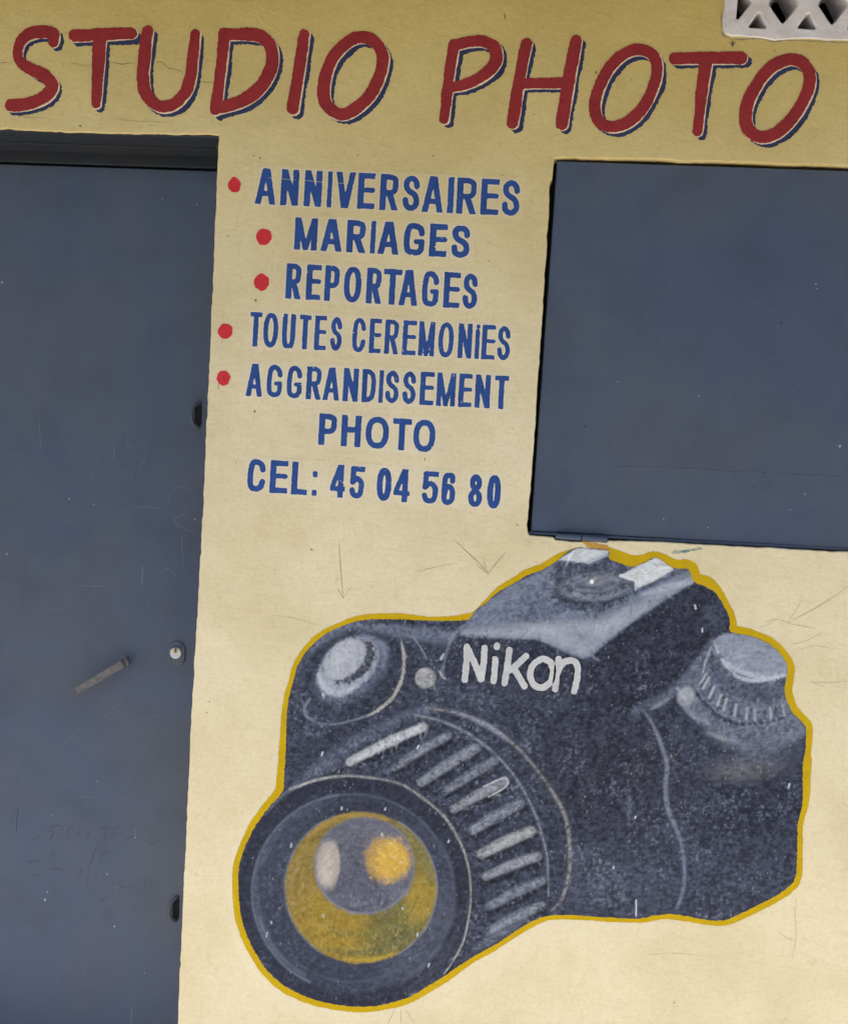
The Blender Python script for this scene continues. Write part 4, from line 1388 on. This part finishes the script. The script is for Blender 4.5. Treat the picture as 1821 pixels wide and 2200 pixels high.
# front of the prism behind the name: dark, edge line
b_fill([(985, 1366), (1079, 1375), (1151, 1378), (1189, 1393), (1227, 1412), (1262, 1420), (1262, 1500), (960, 1480), (950, 1440), (960, 1400)], c8(42, 47, 62), .75, 14, 6)
b_line([z1(1160, 550), z1(1105, 600), z1(1060, 710), z1(1042, 800), z1(1040, 840), z1(1055, 868)], [8, 7, 5, 5, 5, 3], c8(108, 117, 134), .7, 5, 3)
b_line([z1(1022, 820), z1(1035, 850), z1(1055, 865)], 3, c8(185, 186, 184), .8, 2, 1)
b_line([z1(1045, 715), z1(1028, 745)], 4, c8(190, 190, 188), .8, 3, 2)
b_ell(*z1(1350, 960), 120, 24, 6, c8(60, 66, 82), .5, 34, 8)

# right-hand dial
b_fill([z2(985, 600), z2(1080, 560), z2(1250, 600), z2(1400, 740), z2(1390, 880), z2(1480, 1040), z2(1505, 1095), z2(1350, 1165), z2(1150, 1175), z2(960, 1090), z2(830, 970), z2(790, 890), z2(850, 820), z2(930, 740)],
       c8(86, 94, 112), .95, 14, 6, True)
b_line([z2(960, 1100), z2(1150, 1185), z2(1330, 1175), z2(1500, 1100)], [10, 22, 22, 12], c8(98, 106, 124), .6, 20, 6)
b_fill([z2(980, 640), z2(1040, 740), z2(1180, 810), z2(1390, 800), z2(1390, 900), z2(1250, 930), z2(1080, 880), z2(960, 770)], c8(66, 73, 90), .8, 16, 6, True)
b_ell(*z2(1192, 676), 84, 42, 21, c8(150, 158, 170), .95, 5, 3)
b_ell(*z2(1202, 664), 80, 38, 21, c8(118, 126, 141), 1, 7, 3)
b_ring(*z2(1230, 672), 44, 16, 18, 7, c8(132, 139, 152), .5, 8, 4)
b_line([z2(1040, 720), z2(1130, 790), z2(1240, 808), z2(1390, 778)], [6, 8, 8, 6], c8(172, 180, 190), .7, 5, 2)
for q in range(19):
    s = q / 18
    px_ = cr([z2(930, 800), z2(990, 890), z2(1090, 965), z2(1220, 1000), z2(1380, 975)], 6)
    i_ = int(s * (len(px_) - 1))
    x, y = px_[i_]
    ux = .75 - 1.0 * s
    b_line([(x + ux * 12, y - 12), (x - ux * 8, y + 11)], 5.2, c8(152, 156, 162) if q % 2 == 0 else c8(58, 64, 78), .9 - .3 * s, 4, 1.5)
b_line([z2(862, 838), z2(930, 925), z2(1020, 1005), z2(1120, 1045), z2(1230, 1050), z2(1370, 1020)], [6, 8, 8, 7, 6, 4], c8(44, 49, 62), .9, 5, 3)
b_ell(*z2(838, 895), 17, 22, 20, c8(142, 145, 150), .85, 9, 4)
b_line([z2(812, 940), z2(870, 1000), z2(960, 1040)], [8, 12, 7], c8(112, 118, 132), .7, 8, 4)
b_line([z2(975, 625), z2(945, 700), z2(932, 760)], 3.5, c8(150, 156, 164), .8, 3, 2)
b_line([z2(985, 615), z2(1040, 725), z2(1100, 775)], 4, c8(56, 62, 78), .8, 4, 2)
b_ell(*z2(1170, 1300), 70, 22, -4, c8(104, 104, 106), .55, 34, 10)
b_ell(*z2(1250, 1230), 80, 22, -8, c8(72, 79, 96), .6, 36, 10)
b_line([z2(960, 1100), z2(1050, 1130), z2(1120, 1145)], [4, 8, 4], c8(150, 150, 146), .45, 6, 4)
# seam of the grip
b_line([z2(600, 975), z2(650, 1050), z2(700, 1170), z4(915, 200), z4(908, 300), z4(920, 400), z4(950, 470)], [4, 6, 8, 9, 9, 10, 9], c8(112, 120, 134), .75, 6, 4)
b_line([z4(950, 470), z4(980, 560), z4(995, 680), z4(985, 780), z4(960, 850)], [8, 7, 7, 9, 5], c8(98, 108, 128), .8, 5, 3)

# lens barrel
b_fill([(623, 1696), (687, 1649), (758, 1596), (830, 1560), (890, 1535), (990, 1545), (1079, 1590), (1142, 1640), (1189, 1706), (1215, 1760), (1222, 1850), (1200, 1940), (1110, 1995), (1000, 2060), (1000, 1850), (900, 1700), (760, 1665)],
       c8(48, 54, 70), .6, 12, 5, True)
b_line([z1(120, 1530), z1(300, 1400), z1(500, 1255), z1(700, 1150), z1(850, 1075), z1(980, 1035)], [6, 26, 26, 22, 18, 14], c8(78, 86, 106), .75, 18, 7)
b_line([z1(870, 1082), z1(1000, 1110), z1(1150, 1170), z1(1300, 1270), (1090, 1649), (1123, 1696), (1151, 1753), (1165, 1800), (1175, 1843), (1178, 1925)], [4, 6, 6, 6, 5, 5, 5, 5, 4, 3], c8(132, 138, 146), .7, 4, 3, dry=.4)
b_line([(915, 1521), (990, 1534), (1047, 1558), (1085, 1583), (1142, 1640), (1189, 1706), (1213, 1753), (1222, 1800), (1224, 1852), (1217, 1900), (1203, 1937), (1184, 1956)],
       [5, 6, 6, 7, 6, 8, 9, 9, 8, 8, 6, 4], c8(140, 136, 130), .75, 5, 4, dry=.6)
b_line([(990, 1534), (1047, 1560), (1090, 1592)], [6, 12, 5], c8(120, 128, 142), .6, 8, 4)
ribs = [(751, 1637, 908, 1562, 20, c8(172, 177, 180), 1), (847, 1649, 962, 1580, 19, c8(112, 119, 132), .9), (905, 1681, 1020, 1608, 22, c8(124, 131, 142), .9), (962, 1696, 1062, 1635, 20, c8(112, 119, 132), .8),
        (975, 1738, 1084, 1680, 21, c8(128, 134, 141), .9), (1016, 1784, 1116, 1727, 23, c8(112, 119, 132), .9), (1034, 1835, 1140, 1786, 23, c8(146, 150, 152), .95), (1043, 1883, 1154, 1840, 20, c8(132, 138, 145), .9),
        (1050, 1948, 1163, 1892, 21, c8(108, 116, 130), .85), (1046, 2003, 1163, 1945, 20, c8(116, 124, 137), .85)]
for x0_, y0_, x1_, y1_, w_, col, op in ribs:
    mx_, my_ = (x0_ + x1_) / 2 - 1, (y0_ + y1_) / 2 - 2
    b_line([(x0_ + 3, y0_ + 8), (mx_ + 4, my_ + 12), (x1_ + 3, y1_ + 8)], w_ * 1.0, c8(30, 34, 44), .85, 8, 4)
    b_line([(x0_, y0_), (mx_, my_), (x1_, y1_)], [w_ * .85, w_ * 1.08, w_ * .95], col * .74, op, 6, 3, dry=.25)
    b_line([(x0_ + 8, y0_ - 1), (mx_, my_ + 1), (x1_ - 5, y1_ + 1)], [w_ * .35, w_ * .5, w_ * .5], col * 1.0, op * .7, 6, 3, dry=.35)
b_line([(1040, 1690), (1078, 1672), (1090, 1676), (1086, 1690), (1050, 1712)], 3, c8(176, 180, 180), .85, 3, 1.5)
b_line([(1016, 1790), (1018, 1776), (1050, 1758)], 3, c8(140, 146, 154), .7, 3, 2)
b_line([(1020, 2040), (1070, 2010), (1130, 1975)], [8, 18, 8], c8(96, 104, 120), .6, 14, 6)

# front rim, filter ring
RIM = (762, 1915, 250, 248)
b_ell(*RIM, 0, c8(44, 49, 65), 1, 5, 2)
b_ell(757, 1918, 217, 214, 0, c8(60, 67, 87), .95, 10, 4)
clip_to(ell_sdf(GX, GY, *RIM))
b_ell(700, 2020, 150, 110, 30, c8(52, 58, 78), .6, 70, 6)
b_ell(900, 2010, 70, 110, 25, c8(78, 84, 102), .6, 60, 6)
b_ell(790, 1745, 130, 30, 0, c8(48, 53, 69), .7, 40, 6)
b_ring(757, 1918, 215, 212, 0, 4.5, c8(100, 110, 130), .85, 5, 2, 115, 262)
b_ring(757, 1918, 215, 212, 0, 3, c8(88, 97, 116), .7, 5, 2, 262, 330)
b_ring(757, 1918, 207, 205, 0, 14, c8(76, 85, 106), .6, 16, 3, 150, 250)
b_ring(757, 1918, 206, 204, 0, 7, c8(98, 108, 128), .6, 8, 3, 120, 165)
b_ring(757, 1918, 218, 216, 0, 6, c8(84, 92, 110), .6, 7, 3, -30, 60)
b_ring(757, 1918, 230, 228, 0, 5, c8(36, 40, 52), .7, 6, 3, -40, 70)
b_ring(757, 1918, 190, 192, 0, 4, c8(80, 88, 106), .6, 6, 3, 40, 130)
clip_to()
RIMARC = [(623, 1696), (676, 1677), (730, 1668), (787, 1670), (858, 1684), (912, 1718), (958, 1760), (990, 1814), (1006, 1864), (1011, 1914), (1008, 1960), (997, 2017), (976, 2060), (954, 2092)]
b_line([(x + 3, y + 4) for x, y in RIMARC[5:]], 4, c8(28, 30, 40), .8, 4, 2)
b_line(RIMARC, [6, 6, 5, 5, 4, 5, 5, 5, 4, 4, 4, 4, 3.5, 3], c8(168, 168, 162), .8, 3, 2.5, dry=.45)
b_line([(623, 1696), (600, 1716), (570, 1750)], [5, 4, 3], c8(96, 104, 120), .6, 4, 3)
# coloured glass
GL = (775.4, 1907, 163, 163)
b_ell(*GL, 0, c8(122, 100, 50), 1, 5, 3)
clip_to(ell_sdf(GX, GY, *GL))
b_ell(720, 1990, 110, 70, 35, c8(148, 117, 44), .8, 60, 14)
b_ell(640, 1890, 34, 110, 8, c8(142, 112, 54), .6, 40, 10)
b_ell(860, 1990, 90, 60, -35, c8(100, 92, 54), .75, 50, 12)
b_ell(905, 1930, 30, 60, 15, c8(152, 122, 48), .8, 30, 10)
b_line([(700, 2040), (780, 2046), (860, 2020), (910, 1980)], [6, 14, 14, 8], c8(96, 94, 58), .6, 12, 6)
b_line([(740, 2060), (800, 2062), (850, 2048)], [4, 9, 4], c8(180, 148, 46), .7, 8, 5)
b_line([(690, 1985), (760, 2010), (840, 1990), (890, 1950)], [4, 10, 12, 6], c8(110, 104, 50), .6, 10, 6)
b_ell(820, 1775, 110, 30, 12, c8(122, 104, 66), .75, 30, 8)
b_line([(880, 1790), (915, 1840), (928, 1890)], [20, 28, 20], c8(112, 104, 62), .75, 22, 6)
b_line([(660, 1800), (700, 1768), (760, 1752), (830, 1760)], [8, 12, 12, 8], c8(168, 130, 56), .6, 10, 5)
for a0_ in range(260):
    q = random.uniform(10, 200)
    rr = random.uniform(100, 162)
    x, y = GL[0] + rr * math.cos(math.radians(q)), GL[1] + rr * math.sin(math.radians(q))
    dx, dy = random.uniform(-3, 3), random.uniform(1, 5)
    b_line([(x - dx, y - dy), (x + dx, y + dy)], random.uniform(1.4, 2.6), (c8(186, 158, 90) if random.random() < .6 else c8(74, 70, 44)), random.uniform(.2, .6), 2, .5, False)
clip_to()
b_ring(GL[0], GL[1], 163, 163, 0, 3.5, c8(126, 132, 140), .7, 3, 2, -60, 60)
b_ring(GL[0], GL[1], 164, 164, 0, 4, c8(120, 124, 128), .5, 4, 2, 120, 250)
# grey ball in the glass with its two reflections
BA = (782.5, 1860, 108, 104)
b_ell(*BA, 0, c8(92, 95, 110), 1, 5, 2)
clip_to(ell_sdf(GX, GY, *BA))
b_ell(780, 1800, 70, 34, 0, c8(104, 106, 116), .6, 40, 8)
b_ell(770, 1915, 60, 40, 0, c8(80, 84, 102), .6, 40, 8)
b_ell(765, 1850, 26, 60, 0, c8(84, 87, 104), .6, 30, 6)
b_ring(*BA, 0, 5, c8(128, 133, 142), .7, 5, 2, -60, 200)
b_ring(*BA, 0, 4, c8(116, 120, 128), .6, 5, 2, 200, 300)
b_ring(BA[0], BA[1] + 3, BA[2] - 4, BA[3] - 2, 0, 7, c8(120, 126, 140), .6, 7, 3, 30, 150)
b_ell(*z3(632, 720), 27, 52, 3, c8(170, 160, 150), .9, 10, 4)
b_ell(*z3(625, 740), 13, 30, 3, c8(190, 180, 168), .7, 14, 3)
b_line([z3(700, 600), z3(712, 720), z3(690, 840)], [5, 7, 5], c8(70, 73, 88), .7, 6, 3)
b_ell(*z3(992, 690), 50, 50, 0, c8(178, 136, 62), .9, 16, 10)
b_ell(*z3(1010, 690), 34, 36, 0, c8(204, 156, 62), .7, 18, 10)
for a0_ in range(46):
    q, rr = random.uniform(0, 6.28), random.uniform(10, 52)
    x, y = z3(992, 690)
    x, y = x + rr * math.cos(q), y + rr * math.sin(q)
    dx, dy = random.uniform(-6, 6), random.uniform(-4, 4)
    b_line([(x - dx, y - dy), (x + dx, y + dy)], random.uniform(1.4, 2.6), c8(216, 190, 140), random.uniform(.15, .5), 2, .5, False)
for a0_ in range(26):
    x, y = random.uniform(735, 860), random.uniform(1905, 1955)
    b_line([(x, y - 3), (x + random.uniform(-2, 2), y + 4)], 2, c8(160, 158, 164), random.uniform(.2, .5), 2, .5, False)
clip_to()

# brushwork: many short strokes a little lighter or darker than what they cross
for _ in range(5200):
    x, y = random.uniform(500, 1735), random.uniform(1175, 2165)
    i_, j_ = int((x - GX0) / GS), int((y - GY0) / GS)
    if SILF[j_, i_] > -2:
        continue
    r_ = math.hypot(x - 762, y - 1915)
    if r_ < 250:
        a_ = math.atan2(y - 1915, x - 762) + 1.57 + random.uniform(-.3, .3)
    else:
        a_ = 6.0 * float(vn(x, y, 150, 9)) + random.uniform(-.5, .5)
    L_ = random.uniform(5, 17)
    k_ = random.choice((.62, .75, 1.3, 1.55))
    b_line([(x - L_ * math.cos(a_), y - L_ * math.sin(a_)), (x + L_ * math.cos(a_), y + L_ * math.sin(a_))], random.uniform(1.5, 4.5), np.clip(IMG[j_, i_] * k_, 0, .8), random.uniform(.15, .5), 3.5, 2.0, False)
# stippled, dry-rolled texture of the whole picture
lum = IMG.mean(-1)
amp = np.clip(1.0 - lum * 3.0, .22, .9)
sdf_rim = np.hypot(GX - 762, GY - 1915)
amp = np.where(sdf_rim < 252, amp * .55, amp)
st = (N3 - .5) * .8 + (N6 - .5) * .8 + (N12 - .5) * .3 + (NSTR - .5) * .5
IMG *= (1 + np.clip(st * 1.25, -.55, 1.1) * amp)[..., None]
spk = np.clip((N3 * .5 + N6 * .5 - .64) * 6, 0, 1) * amp * np.clip((N40 - .40) * 3.0, .0, 1)
put((slice(None), slice(None)), spk * .45, c8(118, 125, 140))
# pale flecks where the paint missed the grain of the plaster
for _ in range(1500):
    x, y = random.uniform(600, 1725), random.uniform(1290, 1970)
    if vn(x, y, 60, 8) < .45 or (x < 1000 and y < 1330):
        continue
    a_ = random.uniform(-.9, .9) + 1.57
    L_ = random.uniform(1.0, 4.0)
    b_line([(x, y), (x + L_ * math.cos(a_), y + L_ * math.sin(a_))], random.uniform(.9, 1.8), c8(160, 165, 174), random.uniform(.15, .6), 1.6, .3, False)
for _ in range(60):
    x, y = random.uniform(530, 1000), random.uniform(1690, 2150)
    if 168 < math.hypot(x - 775, y - 1907) and math.hypot(x - 762, y - 1915) < 244:
        b_line([(x, y), (x + random.uniform(-2, 2), y + random.uniform(2, 5))], random.uniform(1., 2.), c8(165, 170, 178), random.uniform(.3, .7), 1.6, .3, False)
for x, y, L in ((1366, 1934, 34), (694, 1965, 9), (575, 2003, 12), (582, 1980, 5), (922, 2071, 6), (820, 1790, 7), (626, 1813, 8), (734, 1734, 5), (828, 1736, 5), (864, 1950, 5), (897, 2005, 6), (964, 1806, 4),
                (1695, 1685, 7), (1365, 1754, 5), (1318, 1862, 5), (693, 1616, 10), (694, 1490, 6), (899, 1602, 10), (1492, 1300, 8), (1508, 1350, 9)):
    b_line([(x, y), (x + random.uniform(-.4, .4) * L * (L < 30), y + L * random.uniform(.6, 1))], 2.2 if L > 8 else 2.8, c8(205, 208, 212), .85, 2.4, .8, False)

g3 = IMG @ np.array([.3, .55, .15])
IMG = np.where((IMG[..., 2] > IMG[..., 0])[..., None], g3[..., None] + (IMG - g3[..., None]) * .74, IMG)
GAIN = np.where(IMG[..., 2] > IMG[..., 0] * .9, 1.38, 1.06)
IN_GLASS = (np.hypot(GX - 775, GY - 1907) < 164) & (IMG[..., 2] < IMG[..., 0] * .75)
IMG[..., 1] = np.where(IN_GLASS, IMG[..., 1] * 1.13, IMG[..., 1])
IMG[..., 2] = np.where(IN_GLASS, IMG[..., 2] * 1.25, IMG[..., 2])
GAIN = np.where(np.hypot(GX - 762, GY - 1915) < 250, np.minimum(GAIN, 1.06), GAIN)
IMG_ALB = np.clip(IMG * GAIN[..., None] / E_MURAL, 0.004, .85)


def picture(vx, vy):
    fx = np.clip((vx - GX0) / GS, 0, GNX - 1.001)
    fy = np.clip((vy - GY0) / GS, 0, GNY - 1.001)
    i, j = fx.astype(int), fy.astype(int)
    a, b = (fx - i)[:, None], (fy - j)[:, None]
    return (IMG_ALB[j, i] * (1 - a) + IMG_ALB[j, i + 1] * a) * (1 - b) + (IMG_ALB[j + 1, i] * (1 - a) + IMG_ALB[j + 1, i + 1] * a) * b


def part(name, f, bbox, level, parent, label=None, rg=1.4):
    """a piece of the picture: shape f kept inside the silhouette"""
    o = field_mesh(name, lambda X, Y: np.maximum(f(X, Y) + rg * (vn(X, Y, 4, int(level * 10)) - .5), sil_f(X, Y) + 2.4 * (vn(X, Y, 3.6, 3) - .5)),
                   bbox, GS, level, M_mural, parent, picture, origin=(GX0, GY0))
    if label:
        o['label'] = label
    return o


closed = np.concatenate([silp, silp[:1]])
ol = field_mesh('outline', lambda X, Y: np.maximum(stroke_sdf(X, Y, closed, closed[:, 2] - 0.5) + 1.6 * (vn(X, Y, 5, 5) - .5) + 1.6 * (vn(X, Y, 17, 6) - .5), -sil_f(X, Y) - 4.5),
                (488, 1150, 1764, 2192), 2.0, 1, M_ochre, mural, origin=(GX0, GY0))
ol['label'] = 'mustard yellow brushed outline round the camera picture'
field_mesh('retouch_band', lambda X, Y: np.minimum(stroke_sdf(X, Y, [(500, 1860), (500, 1960), (560, 2090), (680, 2175), (830, 2185), (960, 2125), (1100, 2040), (1190, 1995), (1300, 2000), (1450, 1998)], [14, 20, 30, 34, 36, 30, 30, 26, 24, 14]),
                                                     stroke_sdf(X, Y, [(600, 1600), (600, 1690), (540, 1780), (505, 1860)], [14, 20, 24, 16])) + 16 * (vn(X, Y, 26, 4) - .5) + 9 * (vn(X, Y, 5, 5) - .5),
           (440, 1560, 1500, 2240), 3.0, 0.6, M_retouch, mural)
body = part('camera_body', lambda X, Y: np.full(X.shape, -5.0), (490, 1162, 1758, 2188), 2, mural, 'navy black painted camera body with pale stippling')
prism = part('viewfinder_hump', lambda X, Y: np.minimum(poly_sdf(X, Y, TOP), poly_sdf(X, Y, FL)), (940, 1164, 1590, 1540), 3, mural)
part('flash_foot', lambda X, Y: poly_sdf(X, Y, [z2(128, 138), z2(190, 82), z2(250, 60), z2(412, 82), z2(402, 112), z2(300, 160), z2(250, 152)]), (1190, 1166, 1320, 1220), 4.3, prism)
part('flash_foot', lambda X, Y: poly_sdf(X, Y, [z2(468, 226), z2(600, 152), z2(672, 118), z2(772, 190), z2(650, 262), z2(560, 302), z2(552, 258)]), (1320, 1186, 1460, 1276), 4.3, prism)
part('top_dial', lambda X, Y: ell_sdf(X, Y, *z2(330, 292), 84, 36, -4), (1180, 1210, 1370, 1320), 4, prism)
part('shutter_button', lambda X, Y: ell_sdf(X, Y, *z1(470, 785), 77, 50, -42), (660, 1340, 850, 1510), 3.2, mural)
part('small_lamp', lambda X, Y: ell_sdf(X, Y, *z1(935, 860), 22, 22), (880, 1420, 945, 1490), 3.4, mural)
md = part('mode_dial', lambda X, Y: poly_sdf(X, Y, cr([z2(985, 600), z2(1080, 550), z2(1250, 600), z2(1410, 740), z2(1390, 880), z2(1480, 1040), z2(1350, 1060), z2(1130, 1050), z2(960, 960), z2(860, 840), z2(930, 740)], 4, closed=True)),
          (1470, 1350, 1740, 1570), 3.5, mural)
part('dial_top', lambda X, Y: ell_sdf(X, Y, *z2(1192, 676), 84, 42, 21), (1520, 1350, 1700, 1480), 4, md)
bar = part('lens_barrel', lambda X, Y: poly_sdf(X, Y, cr([(623, 1696), (687, 1649), (758, 1596), (830, 1560), (890, 1535), (990, 1545), (1079, 1590), (1142, 1640), (1189, 1706), (1215, 1760), (1222, 1850), (1200, 1940), (1110, 2010), (1000, 2075), (900, 2000), (800, 1800)], 4, closed=True)),
           (600, 1520, 1240, 2100), 3.7, mural)
for x0_, y0_, x1_, y1_, w_, col, op in ribs:
    mx_, my_ = (x0_ + x1_) / 2 - 3, (y0_ + y1_) / 2 - 5
    rp = cr([(x0_, y0_, w_ * .30), (mx_, my_, w_ * .5), (x1_, y1_, w_ * .42)], 5)
    part('grip_rib', lambda X, Y: stroke_sdf(X, Y, rp, rp[:, 2]), (min(x0_, x1_) - 20, min(y0_, y1_) - 20, max(x0_, x1_) + 20, max(y0_, y1_) + 20), 4.1, bar)
rim = part('lens_rim', lambda X, Y: ell_sdf(X, Y, *RIM), (500, 1655, 1020, 2175), 4.5, mural, 'round dark front ring of the painted lens')
gl = part('lens_glass', lambda X, Y: ell_sdf(X, Y, *GL), (605, 1736, 948, 2080), 5, rim, 'ochre and olive painted lens glass')
part('glass_ball', lambda X, Y: ell_sdf(X, Y, *BA), (668, 1750, 898, 1972), 6, rim, 'grey ball of reflection with white and orange spots')

# maker's name
NK = [
    [[z1(1185, 672), z1(1182, 760), z1(1172, 868)], [z1(1188, 680), z1(1232, 770), z1(1268, 865)], [z1(1292, 678), z1(1285, 770), z1(1272, 865)]],
    [[z1(1356, 745), z1(1352, 815), z1(1345, 878)], [z1(1366, 662), z1(1364, 672)]],
    [[z1(1440, 690), z1(1428, 790), z1(1412, 890)], [z1(1540, 728), z1(1490, 775), z1(1430, 822)], [z1(1470, 805), z1(1500, 855), z1(1532, 908)]],
    [[z1(1640, 742), z1(1588, 775), z1(1565, 835), z1(1582, 892), z1(1630, 918), z1(1685, 888), z1(1702, 825), z1(1688, 765), z1(1640, 742)]],
    [[z2(128, 690), z2(118, 770), z2(110, 855)], [z2(122, 760), z2(160, 705), z2(212, 700), z2(235, 740), z2(230, 800), z2(215, 868)]],
]
for strokes, ch in zip(NK, 'Nikon'):
    sp = []
    for q in strokes:
        if ch == 'k' and False:
            continue
        sp.append(cr(q, 5) if len(q) > 2 else np.array(q))
    allp = np.concatenate(sp)
    o = field_mesh('letter', lambda X, Y: np.minimum.reduce([stroke_sdf(X, Y, q, 6.9 if ch != 'i' else 6.6) for q in sp]) + 1.4 * (vn(X, Y, 4, 7) - .5) + 1.2 * (vn(X, Y, 9, 8) - .5),
                   (allp[:, 0].min() - 14, allp[:, 1].min() - 14, allp[:, 0].max() + 14, allp[:, 1].max() + 14), 1.5, 5.2, M_logo, mural)
# leftovers near the hinge
field_mesh('paint_patch', lambda X, Y: poly_sdf(X, Y, [z2(262, 38), z2(330, 42), z2(400, 52), z2(412, 80), z2(405, 92), z2(310, 78)]) + 4 * (vn(X, Y, 6, 2) - .5),
           (1240, 1155, 1320, 1195), 1.5, 1.5, M_brown, mural)
field_mesh('paint_smear', lambda X, Y: stroke_sdf(X, Y, [z2(762, 97), z2(850, 88), z2(918, 74)], 3.0) + 5 * (vn(X, Y * 3, 7, 3) - .5),
           (1435, 1170, 1515, 1196), 1.5, 1, M_teal, wall)
field_mesh('paint_smear', lambda X, Y: stroke_sdf(X, Y, [z2(815, 90), z2(850, 88), z2(880, 82)], 1.6) + 3 * (vn(X, Y * 3, 7, 3) - .5),
           (1450, 1170, 1505, 1196), 1.5, 2, paint_material('teal_smear_core', alb((110, 138, 138), E_MURAL)), wall)

# ------------------------------------------------------------------ insect below the vent
bug = empty('insect', 'tiny brown insect sitting on the yellow wall under the vent block', 'insect', P(1573, 94))
bm = bmesh.new()
for dz, r, l in ((0.0030, 0.0014, 0.0016), (0.0004, 0.0017, 0.0020), (-0.0034, 0.0017, 0.0028)):
    q = P(1573, 93)
    res_ = bmesh.ops.create_uvsphere(bm, u_segments=10, v_segments=7, radius=1.0)
    for v in res_['verts']:
        v.co = Vector((q.x + v.co.x * r, -0.0018 + v.co.y * r, q.z + dz + v.co.z * l))
bm_obj('body', bm, M_bug, bug, True)
for s in (-1, 1):
    q = P(1573, 93)
    mesh_obj('wing', [(q.x, -.0034, q.z + .001), (q.x + s * .0052, -.0028, q.z + .0012), (q.x + s * .0062, -.0026, q.z - .001), (q.x + s * .003, -.0028, q.z - .0022)],
             [(0, 1, 2, 3) if s < 0 else (3, 2, 1, 0)], M_wing, bug)
